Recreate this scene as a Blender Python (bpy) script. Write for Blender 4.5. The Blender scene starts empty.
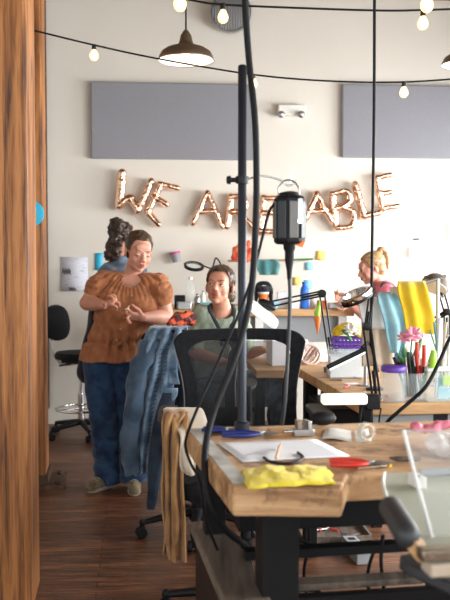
import bpy, bmesh, math, random
from mathutils import Vector, Matrix, noise, Euler
random.seed(7)
SC = bpy.context.scene
COL = SC.collection
PI = math.pi
V = Vector
# ---------------------------------------------------------------- camera
FPX = 833.0; H = 1.40; PITCH = math.atan(38 / FPX)
cd = bpy.data.cameras.new('camera'); cam = bpy.data.objects.new('camera', cd); COL.objects.link(cam)
cam.location = (0, 0, H); cam.rotation_euler = (PI / 2 - PITCH, 0, 0)
cd.sensor_fit = 'VERTICAL'; cd.sensor_height = 36; cd.lens = FPX / 600 * 36
cd.clip_start = 0.05; cd.dof.use_dof = True; cd.dof.focus_distance = 3.7; cd.dof.aperture_fstop = 4.5
SC.camera = cam
def ray(px, py):
    sp, cp = math.sin(PITCH), math.cos(PITCH)
    a = (px - 225) / FPX; b = (300 - py) / FPX
    return V((a, cp + b * sp, -sp + b * cp))
def W(px, py, Y):                    # a point seen at a pixel, Y metres down the room
    d = ray(px, py); return V((0, 0, H)) + d * (Y / d.y)
def T(px, py, z):                    # a point seen at a pixel, on the height z
    d = ray(px, py); return V((0, 0, H)) + d * ((z - H) / d.z)
def RZ(deg): return Matrix.Rotation(math.radians(deg), 3, 'Z')
def RX(deg): return Matrix.Rotation(math.radians(deg), 3, 'X')
def RY(deg): return Matrix.Rotation(math.radians(deg), 3, 'Y')
def align(d, up=V((0, 0, 1))):       # matrix whose z looks along d
    d = V(d).normalized()
    if abs(d.dot(up)) > .99: up = V((0, 1, 0))
    x = up.cross(d).normalized(); y = d.cross(x)
    return Matrix((x, y, d)).transposed()
# ---------------------------------------------------------------- mesh builder
def spline(pts, n=6):
    pts = [V(p) for p in pts]
    if len(pts) < 3: return pts
    out = []
    P = [pts[0] * 2 - pts[1]] + pts + [pts[-1] * 2 - pts[-2]]
    for i in range(1, len(P) - 2):
        a, b, c, d = P[i - 1], P[i], P[i + 1], P[i + 2]
        for k in range(n):
            t = k / n
            out.append(.5 * ((2 * b) + (c - a) * t + (2 * a - 5 * b + 4 * c - d) * t * t + (3 * b - a - 3 * c + d) * t ** 3))
    out.append(pts[-1]); return out
class B:
    def __init__(s): s.v = []; s.f = []; s.m = []; s.mi = 0
    def add(s, vs, fs):
        k = len(s.v); s.v += [V(v) for v in vs]; s.f += [tuple(i + k for i in f) for f in fs]; s.m += [s.mi] * len(fs); return s
    def box(s, c, sz, R=None, taper=1.0):
        c = V(c); hx, hy, hz = sz[0] / 2, sz[1] / 2, sz[2] / 2; vs = []
        for z in (-1, 1):
            k = taper if z > 0 else 1
            for x, y in ((-1, -1), (1, -1), (1, 1), (-1, 1)):
                p = V((x * hx * k, y * hy * k, z * hz)); vs.append(c + (R @ p if R else p))
        return s.add(vs, [(3, 2, 1, 0), (4, 5, 6, 7), (0, 1, 5, 4), (1, 2, 6, 5), (2, 3, 7, 6), (3, 0, 4, 7)])
    def prism(s, poly, z0, z1, fn=None):
        n = len(poly); fn = fn or (lambda p: p)
        vs = [fn(V((x, y, z0))) for x, y in poly] + [fn(V((x, y, z1))) for x, y in poly]
        return s.add(vs, [tuple(range(n))[::-1], tuple(range(n, 2 * n))] + [(i, (i + 1) % n, n + (i + 1) % n, n + i) for i in range(n)])
    def rings(s, rs, caps=True, closed=True):
        n = len(rs[0]); vs = [p for r in rs for p in r]; fs = []
        for i in range(len(rs) - 1):
            for j in range(n if closed else n - 1):
                a = i * n + j; b = i * n + (j + 1) % n; fs.append((a, b, b + n, a + n))
        if caps: fs += [tuple(range(n))[::-1], tuple(range((len(rs) - 1) * n, len(rs) * n))]
        return s.add(vs, fs)
    def tube(s, pts, r, n=10, sm=0, flat=1.0, up=None, caps=True):
        if sm:
            k = len(pts); 
            if isinstance(r, (list, tuple)):
                rr = spline([V((q, 0, 0)) for q in r], sm); r = [max(q.x, .0004) for q in rr]
            pts = spline(pts, sm)
            if isinstance(r, (list, tuple)) and len(r) != len(pts): r = [r[min(len(r) - 1, int(i * len(r) / len(pts)))] for i in range(len(pts))]
        pts = [V(p) for p in pts]
        if not isinstance(r, (list, tuple)): r = [r] * len(pts)
        rs = []; t0 = (pts[1] - pts[0]).normalized(); u = V(up) if up else (V((0, 0, 1)) if abs(t0.z) < .9 else V((1, 0, 0)))
        for i, p in enumerate(pts):
            t = (pts[min(i + 1, len(pts) - 1)] - pts[max(i - 1, 0)])
            t = t.normalized() if t.length > 1e-9 else t0
            u = (u - t * u.dot(t)); u = u.normalized() if u.length > 1e-6 else t.orthogonal().normalized()
            w = t.cross(u)
            rs.append([p + (w * math.cos(2 * PI * j / n) + u * math.sin(2 * PI * j / n) * flat) * r[i] for j in range(n)])
        return s.rings(rs, caps)
    def lathe(s, prof, c=(0, 0, 0), R=None, n=24, caps=True, sx=1, sy=1):
        c = V(c); rs = []
        for r, z in prof:
            ring = []
            for j in range(n):
                p = V((r * sx * math.cos(2 * PI * j / n), r * sy * math.sin(2 * PI * j / n), z)); ring.append(c + (R @ p if R else p))
            rs.append(ring)
        return s.rings(rs, caps)
    def ell(s, c, rad, R=None, n=16, m=10):
        c = V(c)
        if not isinstance(rad, (list, tuple)): rad = (rad,) * 3
        prof = [(max(math.sin(PI * i / m), .02), -math.cos(PI * i / m)) for i in range(m + 1)]
        rs = []
        for r, z in prof:
            ring = []
            for j in range(n):
                p = V((r * rad[0] * math.cos(2 * PI * j / n), r * rad[1] * math.sin(2 * PI * j / n), z * rad[2])); ring.append(c + (R @ p if R else p))
            rs.append(ring)
        return s.rings(rs, True)
    def cap(s, a, ra, b, rb, n=16, sq=1.0, up=None):     # rounded tapering limb
        a, b = V(a), V(b); L = (b - a).length
        if L < 1e-6: return s.ell(a, ra)
        R = align(b - a, V(up) if up else V((0, 0, 1))); prof = []
        for i in range(5): t = PI / 2 * i / 5; prof.append((max(ra * math.sin(t), .0006), -ra * math.cos(t)))
        prof.append((ra, 0)); prof.append(((ra + rb) / 2, L / 2)); prof.append((rb, L))
        for i in range(1, 6): t = PI / 2 * i / 5; prof.append((max(rb * math.cos(t), .0006), L + rb * math.sin(t)))
        return s.lathe(prof, a, R, n, True, 1, sq)
    def sheet(s, grid):
        n = len(grid[0]); vs = [p for r in grid for p in r]
        return s.add(vs, [(i * n + j, i * n + j + 1, (i + 1) * n + j + 1, (i + 1) * n + j) for i in range(len(grid) - 1) for j in range(n - 1)])
ORG = {}
def mk(name, vs, fs, mat, org, mi=None):
    me = bpy.data.meshes.new(name); me.from_pydata([tuple(V(v) - org) for v in vs], [], fs)
    mats = mat if isinstance(mat, (list, tuple)) else [mat]
    for m in mats: me.materials.append(m)
    if mi: me.polygons.foreach_set('material_index', mi)
    me.validate(); me.update()
    o = bpy.data.objects.new(name, me); COL.objects.link(o); return o
def build(b, name, mat, parent=None, smooth=True, bevel=0, solid=0, sub=0, org=None, seg=2, angle=50, recalc=True, off=0):
    if parent is not None: org = ORG[parent.name]
    elif org is None:
        xs = [v.x for v in b.v]; ys = [v.y for v in b.v]; zs = [v.z for v in b.v]
        org = V(((min(xs) + max(xs)) / 2, (min(ys) + max(ys)) / 2, min(zs)))
    o = mk(name, b.v, b.f, mat, org, b.m if isinstance(mat, (list, tuple)) else None)
    if recalc:
        bm = bmesh.new(); bm.from_mesh(o.data); bmesh.ops.recalc_face_normals(bm, faces=bm.faces); bm.to_mesh(o.data); bm.free()
    if smooth:
        for p in o.data.polygons: p.use_smooth = True
    if bevel:
        m = o.modifiers.new('bevel', 'BEVEL'); m.width = bevel; m.segments = seg; m.limit_method = 'ANGLE'; m.angle_limit = math.radians(40)
    if solid:
        m = o.modifiers.new('solid', 'SOLIDIFY'); m.thickness = solid; m.offset = off
    if sub:
        m = o.modifiers.new('sub', 'SUBSURF'); m.levels = sub; m.render_levels = sub
    if smooth and not sub:
        o.data.set_sharp_from_angle(angle=math.radians(angle))
    if parent is not None: o.parent = parent
    else: o.location = org
    ORG[o.name] = org
    return o
def bake(b, voxel, iters=3, fn=None):        # union of the shapes in b as one continuous surface
    o = mk('tmp', b.v, b.f, None or MAT0, V((0, 0, 0)))
    bm = bmesh.new(); bm.from_mesh(o.data); bmesh.ops.recalc_face_normals(bm, faces=bm.faces); bm.to_mesh(o.data); bm.free()
    m = o.modifiers.new('r', 'REMESH'); m.mode = 'VOXEL'; m.voxel_size = voxel
    if iters:
        m = o.modifiers.new('s', 'SMOOTH'); m.iterations = iters; m.factor = .5
    dg = bpy.context.evaluated_depsgraph_get(); dg.update()
    ev = o.evaluated_get(dg); me = ev.to_mesh()
    vs = [v.co.copy() for v in me.vertices]; ns = [v.normal.copy() for v in me.vertices]; fs = [tuple(p.vertices) for p in me.polygons]
    ev.to_mesh_clear(); old = o.data; bpy.data.objects.remove(o); bpy.data.meshes.remove(old)
    if fn: vs = [v + n * fn(v, n) for v, n in zip(vs, ns)]
    r = B(); r.add(vs, fs); return r
def cull(b, keep):                            # drop faces whose centre fails keep()
    fs = [f for f in b.f if keep(sum((b.v[i] for i in f), V()) / len(f))]
    used = sorted({i for f in fs for i in f}); mp = {i: k for k, i in enumerate(used)}
    r = B(); r.add([b.v[i] for i in used], [tuple(mp[i] for i in f) for f in fs]); return r
def tag(o, label=None, cat=None, group=None, kind=None):
    if label: o['label'] = label
    if cat: o['category'] = cat
    if group: o['group'] = group
    if kind: o['kind'] = kind
    return o
def thing(name, label, cat, loc=(0, 0, 0), rz=0, group=None):
    o = bpy.data.objects.new(name, None); COL.objects.link(o); o.empty_display_size = .05
    o.location = loc; o.rotation_euler = (0, 0, rz); ORG[o.name] = V(loc)
    return tag(o, label, cat, group)
def solo(b, name, mat, label, cat, group=None, **k):
    return tag(build(b, name, mat, **k), label, cat, group)
def struct(b, name, mat, **k):
    return tag(build(b, name, mat, **k), None, None, None, 'structure')
def children(o): return [c for c in bpy.data.objects if c.parent == o]
def dup(root, loc, rz, label, group=None):
    r = root.copy(); COL.objects.link(r); r.location = loc; r.rotation_euler = (0, 0, rz); r['label'] = label
    if group: r['group'] = group
    for ch in children(root):
        c = ch.copy(); COL.objects.link(c); c.parent = r
        for g in children(ch):
            d = g.copy(); COL.objects.link(d); d.parent = c
    return r
# ---------------------------------------------------------------- materials
def new_mat(name):
    m = bpy.data.materials.new(name); m.use_nodes = True; nt = m.node_tree
    return m, nt, nt.nodes['Principled BSDF']
def N(nt, kind, **k):
    n = nt.nodes.new(kind)
    for a, v in k.items():
        if a in n.inputs: n.inputs[a].default_value = v
        else: setattr(n, a, v)
    return n
def c4(c): return (c[0], c[1], c[2], 1)
def s2l(r, g, b):                             # 0-255 picture colour to linear
    f = lambda u: (u / 255 / 12.92) if u / 255 <= .04045 else ((u / 255 + .055) / 1.055) ** 2.4
    return (f(r), f(g), f(b))
def plain(name, col, rough=.5, metal=0, var=.08, vs=8, bump=0, bs=60, spec=.5, **k):
    m, nt, p = new_mat(name); L = nt.links.new
    p.inputs['Roughness'].default_value = rough; p.inputs['Metallic'].default_value = metal; p.inputs['Specular IOR Level'].default_value = spec
    tc = N(nt, 'ShaderNodeTexCoord'); nz = N(nt, 'ShaderNodeTexNoise', Scale=vs, Detail=4)
    L(tc.outputs['Object'], nz.inputs['Vector'])
    r = N(nt, 'ShaderNodeValToRGB'); r.color_ramp.elements[0].position = .3; r.color_ramp.elements[1].position = .7
    r.color_ramp.elements[0].color = c4([c * (1 - var) for c in col]); r.color_ramp.elements[1].color = c4([min(1, c * (1 + var)) for c in col])
    L(nz.outputs['Fac'], r.inputs['Fac']); L(r.outputs['Color'], p.inputs['Base Color'])
    if bump:
        n2 = N(nt, 'ShaderNodeTexNoise', Scale=bs, Detail=3); L(tc.outputs['Object'], n2.inputs['Vector'])
        bp = N(nt, 'ShaderNodeBump', Strength=bump, Distance=.004); L(n2.outputs['Fac'], bp.inputs['Height']); L(bp.outputs['Normal'], p.inputs['Normal'])
    for a, v in k.items(): p.inputs[a.replace('_', ' ')].default_value = v
    return m
def wood(name, c1, c2, c3=None, sc=(1, 1, .06), size=18, rough=.6, knots=True, rot=(0, 0, 0), stain=None, ring=False):
    m, nt, p = new_mat(name); L = nt.links.new; p.inputs['Roughness'].default_value = rough
    tc = N(nt, 'ShaderNodeTexCoord'); mp = N(nt, 'ShaderNodeMapping', Scale=sc, Rotation=rot); L(tc.outputs['Object'], mp.inputs['Vector'])
    n1 = N(nt, 'ShaderNodeTexNoise', Scale=size, Detail=6, Roughness=.65, Distortion=.6); L(mp.outputs['Vector'], n1.inputs['Vector'])
    n2 = N(nt, 'ShaderNodeTexNoise', Scale=size * 5, Detail=3); L(mp.outputs['Vector'], n2.inputs['Vector'])
    mx = N(nt, 'ShaderNodeMath', operation='MULTIPLY_ADD'); mx.inputs[1].default_value = .35; L(n2.outputs['Fac'], mx.inputs[0]); L(n1.outputs['Fac'], mx.inputs[2])
    if ring:
        mw = N(nt, 'ShaderNodeMapping', Scale=(1, 1, .10), Rotation=(.03, .05, 0)); L(tc.outputs['Object'], mw.inputs['Vector'])
        wv = N(nt, 'ShaderNodeTexWave', Scale=5, Distortion=14, Detail=3); wv.inputs['Detail Scale'].default_value = 1.1; wv.bands_direction = 'X'; L(mw.outputs['Vector'], wv.inputs['Vector'])
        m4 = N(nt, 'ShaderNodeMath', operation='MULTIPLY_ADD'); m4.inputs[1].default_value = .16; L(wv.outputs['Fac'], m4.inputs[0]); L(mx.outputs[0], m4.inputs[2])
        mx = N(nt, 'ShaderNodeMath', operation='SUBTRACT'); mx.inputs[1].default_value = .06; L(m4.outputs[0], mx.inputs[0])
    r = N(nt, 'ShaderNodeValToRGB'); e = r.color_ramp.elements; e[0].position = .48; e[0].color = c4(c1); e[1].position = .85; e[1].color = c4(c2)
    if c3: q = e.new(.66); q.color = c4(c3)
    L(mx.outputs[0], r.inputs['Fac']); last = r.outputs['Color']
    if knots:
        m3 = N(nt, 'ShaderNodeMapping', Scale=(1, 1, .55)); L(tc.outputs['Object'], m3.inputs['Vector'])
        vo = N(nt, 'ShaderNodeTexVoronoi', Scale=3.4); L(m3.outputs['Vector'], vo.inputs['Vector'])
        kr = N(nt, 'ShaderNodeValToRGB'); kr.color_ramp.elements[0].position = .03; kr.color_ramp.elements[0].color = (.18, .13, .1, 1)
        kr.color_ramp.elements[1].position = .13; kr.color_ramp.elements[1].color = (1, 1, 1, 1); L(vo.outputs['Distance'], kr.inputs['Fac'])
        mm = N(nt, 'ShaderNodeMix', data_type='RGBA', blend_type='MULTIPLY'); mm.inputs[0].default_value = 1
        L(last, mm.inputs[6]); L(kr.outputs['Color'], mm.inputs[7]); last = mm.outputs[2]
    if stain:
        n5 = N(nt, 'ShaderNodeTexNoise', Scale=9, Detail=5, Roughness=.7); L(tc.outputs['Object'], n5.inputs['Vector'])
        sr = N(nt, 'ShaderNodeValToRGB'); sr.color_ramp.elements[0].position = .51; sr.color_ramp.elements[0].color = (1, 1, 1, 1)
        sr.color_ramp.elements[1].position = .64; sr.color_ramp.elements[1].color = c4(stain); L(n5.outputs['Fac'], sr.inputs['Fac'])
        mm = N(nt, 'ShaderNodeMix', data_type='RGBA', blend_type='MULTIPLY'); mm.inputs[0].default_value = .8
        L(last, mm.inputs[6]); L(sr.outputs['Color'], mm.inputs[7]); last = mm.outputs[2]
    L(last, p.inputs['Base Color'])
    bp = N(nt, 'ShaderNodeBump', Strength=.35, Distance=.003); L(mx.outputs[0], bp.inputs['Height']); L(bp.outputs['Normal'], p.inputs['Normal'])
    return m
def cloth(name, c1, c2, sc=30, rough=.9, weave=500, dist=.4, sheen=.2):
    m, nt, p = new_mat(name); L = nt.links.new; p.inputs['Roughness'].default_value = rough; p.inputs['Sheen Weight'].default_value = sheen; p.inputs['Specular IOR Level'].default_value = .2
    tc = N(nt, 'ShaderNodeTexCoord'); nz = N(nt, 'ShaderNodeTexNoise', Scale=sc, Detail=6, Distortion=dist); L(tc.outputs['Object'], nz.inputs['Vector'])
    r = N(nt, 'ShaderNodeValToRGB'); r.color_ramp.elements[0].position = .35; r.color_ramp.elements[1].position = .65
    r.color_ramp.elements[0].color = c4(c1); r.color_ramp.elements[1].color = c4(c2)
    L(nz.outputs['Fac'], r.inputs['Fac']); L(r.outputs['Color'], p.inputs['Base Color'])
    n2 = N(nt, 'ShaderNodeTexNoise', Scale=weave, Detail=2); L(tc.outputs['Object'], n2.inputs['Vector'])
    bp = N(nt, 'ShaderNodeBump', Strength=.3, Distance=.002); L(n2.outputs['Fac'], bp.inputs['Height']); L(bp.outputs['Normal'], p.inputs['Normal'])
    return m
def glassy(name, col=(1, 1, 1), alpha=.25, rough=.1):   # thin clear or frosted plastic
    m, nt, p = new_mat(name); L = nt.links.new
    p.inputs['Base Color'].default_value = c4(col); p.inputs['Roughness'].default_value = rough; p.inputs['Alpha'].default_value = alpha
    return m
def glow(name, col, st):
    m, nt, p = new_mat(name); p.inputs['Base Color'].default_value = c4(col); p.inputs['Emission Color'].default_value = c4(col); p.inputs['Emission Strength'].default_value = st
    return m
MAT0 = bpy.data.materials.new('base')
M = {}
M['timber'] = wood('timber', (.05, .016, .004), (.43, .175, .050), (.245, .085, .020), (1, 1, .04), 45, .55, ring=True)
M['darktimber'] = wood('darktimber', (.03, .014, .008), (.13, .06, .03), (.07, .035, .018), (1, 1, .07), 14, .6)
M['bench'] = wood('bench', (.25, .115, .045), (.74, .47, .26), (.53, .30, .145), (.09, 1, 1), 16, .38, False, (0, 0, -.15), (.20, .13, .09))
M['shelfwood'] = wood('shelfwood', (.05, .038, .03), (.20, .155, .12), None, (1, .08, 1), 12, .7, False)
M['ply'] = wood('ply', (.36, .18, .07), (.66, .40, .19), None, (.1, 1, 1), 12, .5, False)
M['black'] = plain('black', (.007, .007, .009), .45, spec=.3)
M['blacksteel'] = plain('blacksteel', (.008, .008, .009), .5, .2, spec=.3)
M['chairblack'] = cloth('chairblack', (.007, .008, .010), (.014, .015, .019), 60, sheen=.05)
M['chairgrey'] = plain('chairgrey', (.03, .032, .038), .5)
M['rubber'] = plain('rubber', (.006, .006, .008), .6, spec=.25)
M['pole'] = plain('pole', (.022, .024, .034), .4, .5)
M['steel'] = plain('steel', (.42, .42, .43), .3, .9)
M['chrome'] = plain('chrome', (.75, .75, .77), .12, 1)
M['nickel'] = plain('nickel', (.33, .28, .22), .32, .95)
M['white'] = plain('white', (.8, .8, .8), .5)
M['offwhite'] = plain('offwhite', (.72, .70, .66), .5)
M['paper'] = plain('paper', (.82, .83, .88), .8, var=.03)
M['ink'] = plain('ink', (.05, .05, .07), .8)
M['grey'] = plain('grey', (.3, .31, .33), .5)
M['skin'] = plain('skin', (.60, .285, .20), .5, var=.07, vs=14, Subsurface_Weight=.08)
M['skin_tan'] = plain('skin_tan', (.54, .25, .165), .5, var=.07, vs=14, Subsurface_Weight=.08)
M['lip'] = plain('lip', (.38, .075, .065), .4)
M['eyewhite'] = plain('eyewhite', (.75, .73, .70), .25)
M['iris'] = plain('iris', (.05, .035, .03), .2)
M['brown_hair'] = wood('brown_hair', (.012, .007, .004), (.085, .045, .022), None, (1, 1, .3), 60, .42, False)
M['dark_hair'] = wood('dark_hair', (.006, .004, .003), (.06, .03, .018), None, (1, 1, .6), 50, .45, False)
M['blonde_hair'] = wood('blonde_hair', (.17, .09, .04), (.55, .34, .16), None, (.3, 1, 1), 50, .45, False)
M['rust'] = cloth('rust', (.30, .108, .045), (.40, .155, .068), 26, .8)
M['jeans'] = cloth('jeans', (.008, .022, .062), (.03, .07, .15), 12, .9)
M['denim'] = cloth('denim', (.05, .10, .17), (.30, .44, .60), 13, .9, 700)  # light and dark of the jacket folds put into the colour contrast
M['denimdark'] = cloth('denimdark', (.010, .018, .032), (.035, .055, .09), 9, .9, 700)  # darker denim: lower sleeve's shading put into the colour; also dark stitching
M['denimgrey'] = cloth('denimgrey', (.05, .07, .10), (.14, .18, .24), 14)
M['shoe'] = cloth('shoe', (.11, .08, .045), (.24, .19, .11), 20)
M['sole'] = plain('sole', (.35, .31, .25), .7)
M['sage'] = cloth('sage', (.23, .28, .21), (.33, .38, .30), 14)
M['pink'] = cloth('pink', (.60, .12, .17), (.75, .24, .29), 14)
M['strap'] = cloth('strap', (.012, .014, .02), (.03, .035, .045), 20)
M['suede'] = cloth('suede', (.25, .12, .045), (.50, .28, .12), 7, .95)
M['cream'] = cloth('cream', (.68, .58, .45), (.80, .72, .60), 8)
M['yellow'] = cloth('yellow', (.74, .49, .02), (.86, .60, .04), 12)
M['gloveyellow'] = cloth('gloveyellow', (.78, .60, .03), (.86, .70, .08), 12)
M['babyblue'] = cloth('babyblue', (.24, .50, .60), (.42, .66, .74), 12)
M['whitecloth'] = cloth('whitecloth', (.70, .68, .66), (.85, .84, .82), 8)
M['tan'] = cloth('tan', (.42, .33, .25), (.60, .50, .40), 9)
M['teal'] = cloth('teal', (.07, .22, .24), (.14, .34, .36), 12)
M['redplaid'] = cloth('redplaid', (.05, .02, .02), (.78, .14, .06), 26, dist=2)
M['redbag'] = cloth('redbag', (.55, .05, .03), (.85, .22, .10), 14, .4)
M['green'] = plain('green', (.05, .22, .06), .5)
M['lime'] = plain('lime', (.35, .65, .05), .4)
M['red'] = plain('red', (.65, .035, .02), .35)
M['orange'] = plain('orange', (.85, .20, .03), .5)
M['blue'] = plain('blue', (.02, .16, .65), .4)
M['navy'] = plain('navy', (.012, .022, .16), .35)
M['purple'] = plain('purple', (.11, .035, .36), .4)
M['magenta'] = plain('magenta', (.6, .03, .25), .5)
M['flowerpink'] = plain('flowerpink', (.85, .35, .45), .6)
M['flowerwhite'] = plain('flowerwhite', (.85, .85, .8), .6)
M['cyan'] = plain('cyan', (.03, .42, .65), .5)
M['noteyellow'] = plain('noteyellow', (.85, .62, .15), .7)
M['noteblue'] = plain('noteblue', (.25, .58, .72), .7)
M['panel'] = cloth('panel', (.245, .245, .275), (.265, .265, .295), 90, .95, 300)
M['clear'] = glassy('clear', (.72, .80, .80), .17, .1)
M['clearer'] = glassy('clearer', (.85, .9, .9), .22, .06)
M['frost'] = glassy('frost', (.50, .53, .44), .80, .45)
M['shield'] = glassy('shield', (.85, .88, .86), .13, .05)
M['chairmesh'] = glassy('chairmesh', (.02, .024, .03), .50, .7)
M['bulb'] = glow('bulb', (1, .62, .26), 1.1); M['bulb'].node_tree.nodes['Principled BSDF'].inputs['Alpha'].default_value = .5; M['bulb'].node_tree.nodes['Principled BSDF'].inputs['Roughness'].default_value = .1
M['filament'] = glow('filament', (1, .72, .36), 22)
M['lampin'] = glow('lampin', (1, .82, .52), 2.5)
M['ledwhite'] = glow('ledwhite', (.95, 1, .95), .5)
def foil():
    m, nt, p = new_mat('rose_gold_foil'); L = nt.links.new
    p.inputs['Base Color'].default_value = (.90, .60, .44, 1); p.inputs['Metallic'].default_value = 1; p.inputs['Roughness'].default_value = .17
    tc = N(nt, 'ShaderNodeTexCoord'); n = N(nt, 'ShaderNodeTexNoise', Scale=16, Detail=2, Distortion=.8); L(tc.outputs['Object'], n.inputs['Vector'])
    bp = N(nt, 'ShaderNodeBump', Strength=.45, Distance=.02); L(n.outputs['Fac'], bp.inputs['Height']); L(bp.outputs['Normal'], p.inputs['Normal']); return m
M['foil'] = foil()
def carpet_tape(name, c1, c2, ang, freq=60):   # plaid / stripe print
    m, nt, p = new_mat(name); L = nt.links.new; p.inputs['Roughness'].default_value = .9
    tc = N(nt, 'ShaderNodeTexCoord'); mp = N(nt, 'ShaderNodeMapping', Rotation=(0, ang, 0)); L(tc.outputs['Object'], mp.inputs['Vector'])
    ck = N(nt, 'ShaderNodeTexChecker', Scale=freq); ck.inputs['Color1'].default_value = c4(c1); ck.inputs['Color2'].default_value = c4(c2); L(mp.outputs['Vector'], ck.inputs['Vector']); L(ck.outputs['Color'], p.inputs['Base Color']); return m
M['plaid'] = carpet_tape('plaid', (.72, .11, .05), (.10, .035, .035), .5, 26)
# ---------------------------------------------------------------- room shell
WG = 5.0                                       # the back wall runs a little away to the right
WY = 7.28                                      # its distance straight ahead of the camera
def wall_y(x): return WY + math.tan(math.radians(WG)) * x
def OnWall(px, py, off=0.0):                   # a point on the back wall
    d = ray(px, py); t = math.tan(math.radians(WG)); k = (WY - off) / (d.y - t * d.x); return V((0, 0, H)) + d * k
WR = RZ(WG)
def floor_mat():
    m, nt, p = new_mat('floor_planks'); L = nt.links.new
    tc = N(nt, 'ShaderNodeTexCoord'); mp = N(nt, 'ShaderNodeMapping', Rotation=(0, 0, math.radians(-6))); L(tc.outputs['Object'], mp.inputs['Vector'])
    br = N(nt, 'ShaderNodeTexBrick', Scale=1); br.inputs['Brick Width'].default_value = 1.2; br.inputs['Row Height'].default_value = .058; br.inputs['Mortar Size'].default_value = .0022
    br.inputs['Color1'].default_value = (.10, .10, .10, 1); br.inputs['Color2'].default_value = (.9, .9, .9, 1); br.inputs['Mortar'].default_value = (0, 0, 0, 1); br.offset = .37
    L(mp.outputs['Vector'], br.inputs['Vector'])
    m2 = N(nt, 'ShaderNodeMapping', Scale=(.13, 1, 1), Rotation=(0, 0, math.radians(-6))); L(tc.outputs['Object'], m2.inputs['Vector'])
    n1 = N(nt, 'ShaderNodeTexNoise', Scale=45, Detail=8, Roughness=.75); L(m2.outputs['Vector'], n1.inputs['Vector'])
    ad = N(nt, 'ShaderNodeMath', operation='MULTIPLY_ADD'); ad.inputs[1].default_value = .15; L(br.outputs['Color'], ad.inputs[0]); L(n1.outputs['Fac'], ad.inputs[2])
    r = N(nt, 'ShaderNodeValToRGB'); e = r.color_ramp.elements; e[0].position = .38; e[0].color = (.025, .010, .005, 1); e[1].position = .84; e[1].color = (.40, .175, .075, 1); q = e.new(.60); q.color = (.135, .052, .022, 1)
    L(ad.outputs[0], r.inputs['Fac'])
    mm = N(nt, 'ShaderNodeMix', data_type='RGBA', blend_type='MULTIPLY'); mm.inputs[0].default_value = .75
    inv = N(nt, 'ShaderNodeMath', operation='SUBTRACT'); inv.inputs[0].default_value = 1; L(br.outputs['Fac'], inv.inputs[1]); L(r.outputs['Color'], mm.inputs[6]); L(inv.outputs[0], mm.inputs[7])
    L(mm.outputs[2], p.inputs['Base Color'])
    p.inputs['Roughness'].default_value = .42
    bp = N(nt, 'ShaderNodeBump', Strength=.25, Distance=.003); L(ad.outputs[0], bp.inputs['Height']); L(bp.outputs['Normal'], p.inputs['Normal']); return m
M['wall'] = plain('wall', (.68, .64, .58), .85, var=.015, vs=2, bump=.05, bs=300)
M['ceil'] = plain('ceil', (.15, .095, .055), .9, var=.05)
M['floor'] = floor_mat()
XL, XR, YB, CZ = -3.3, 3.2, -2.2, 3.7
b = B().box(((XL + XR) / 2, 3, -.05), (XR - XL + 1, 11.4, .1)); struct(b, 'floor', M['floor'], smooth=False)
b = B().box(((XL + XR) / 2, 3, CZ + .05), (XR - XL + 1, 11.4, .1)); struct(b, 'ceiling', M['ceil'], smooth=False)
def wallbox(p, q, th=.14):
    p, q = V(p), V(q); d = (q - p).normalized(); n = V((-d.y, d.x, 0)); return p, q, n * th
b = B(); p, q = V((XL - .2, wall_y(XL - .2), 0)), V((XR + .3, wall_y(XR + .3), 0)); n = V((-math.sin(math.radians(WG)), math.cos(math.radians(WG)), 0)) * .14
b.prism([(p.x, p.y), (q.x, q.y), ((q + n).x, (q + n).y), ((p + n).x, (p + n).y)], 0, CZ); struct(b, 'wall_back', M['wall'], smooth=False)
def holed(name, x, y0, y1, holes, zs, axis='y'):   # wall with window openings
    z0, z1 = zs; th = .14; b = B()
    def seg(a0, a1, lo, hi):
        c = ((a0 + a1) / 2, (lo + hi) / 2)
        if axis == 'y': b.box((x, c[0], c[1]), (th, a1 - a0, hi - lo))
        else: b.box((c[0], x, c[1]), (a1 - a0, th, hi - lo))
    seg(y0, y1, 0, z0); seg(y0, y1, z1, CZ); a = y0
    for h0, h1 in holes: seg(a, h0, z0, z1); a = h1
    seg(a, y1, z0, z1); struct(b, name, M['wall'], smooth=False)
holesR = [(-.9, .9), (1.3, 3.1), (3.5, 5.0), (5.4, 6.9)]
holed('wall_right', XR + .07, YB, wall_y(XR), holesR, (.75, 2.75))
holed('wall_left', XL - .07, YB, wall_y(XL), [(-1.2, .6)], (.9, 2.6))
holed('wall_front', YB - .07, XL, XR, [(-2.8, -1.0), (-.6, 1.2), (1.6, 3.0)], (.9, 2.7), 'x')
wn = 0
def window(a0, a1, z0, z1, pos, axis):
    global wn; wn += 1; b = B(); t = .05
    for lo, hi, zl, zh in ((a0, a0 + t, z0, z1), (a1 - t, a1, z0, z1), (a0 + t, a1 - t, z0, z0 + t), (a0 + t, a1 - t, z1 - t, z1), ((a0 + a1) / 2 - .02, (a0 + a1) / 2 + .02, z0 + t, z1 - t)):
        c = ((lo + hi) / 2, (zl + zh) / 2)
        if axis == 'y': b.box((pos, c[0], c[1]), (.06, hi - lo, zh - zl))
        else: b.box((c[0], pos, c[1]), (hi - lo, .06, zh - zl))
    o = struct(b, 'window_%d' % wn, M['white'], smooth=False)
    g = B()
    if axis == 'y': g.box((pos, (a0 + a1) / 2, (z0 + z1) / 2), (.006, a1 - a0 - .08, z1 - z0 - .08))
    else: g.box(((a0 + a1) / 2, pos, (z0 + z1) / 2), (a1 - a0 - .08, .006, z1 - z0 - .08))
    build(g, 'pane', M['pane'], o, smooth=False)
m, nt, p_ = new_mat('pane'); nt.nodes.remove(p_); tr = N(nt, 'ShaderNodeBsdfTransparent'); tr.inputs[0].default_value = (.95, .97, .97, 1); nt.links.new(tr.outputs[0], nt.nodes['Material Output'].inputs[0]); M['pane'] = m
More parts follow.
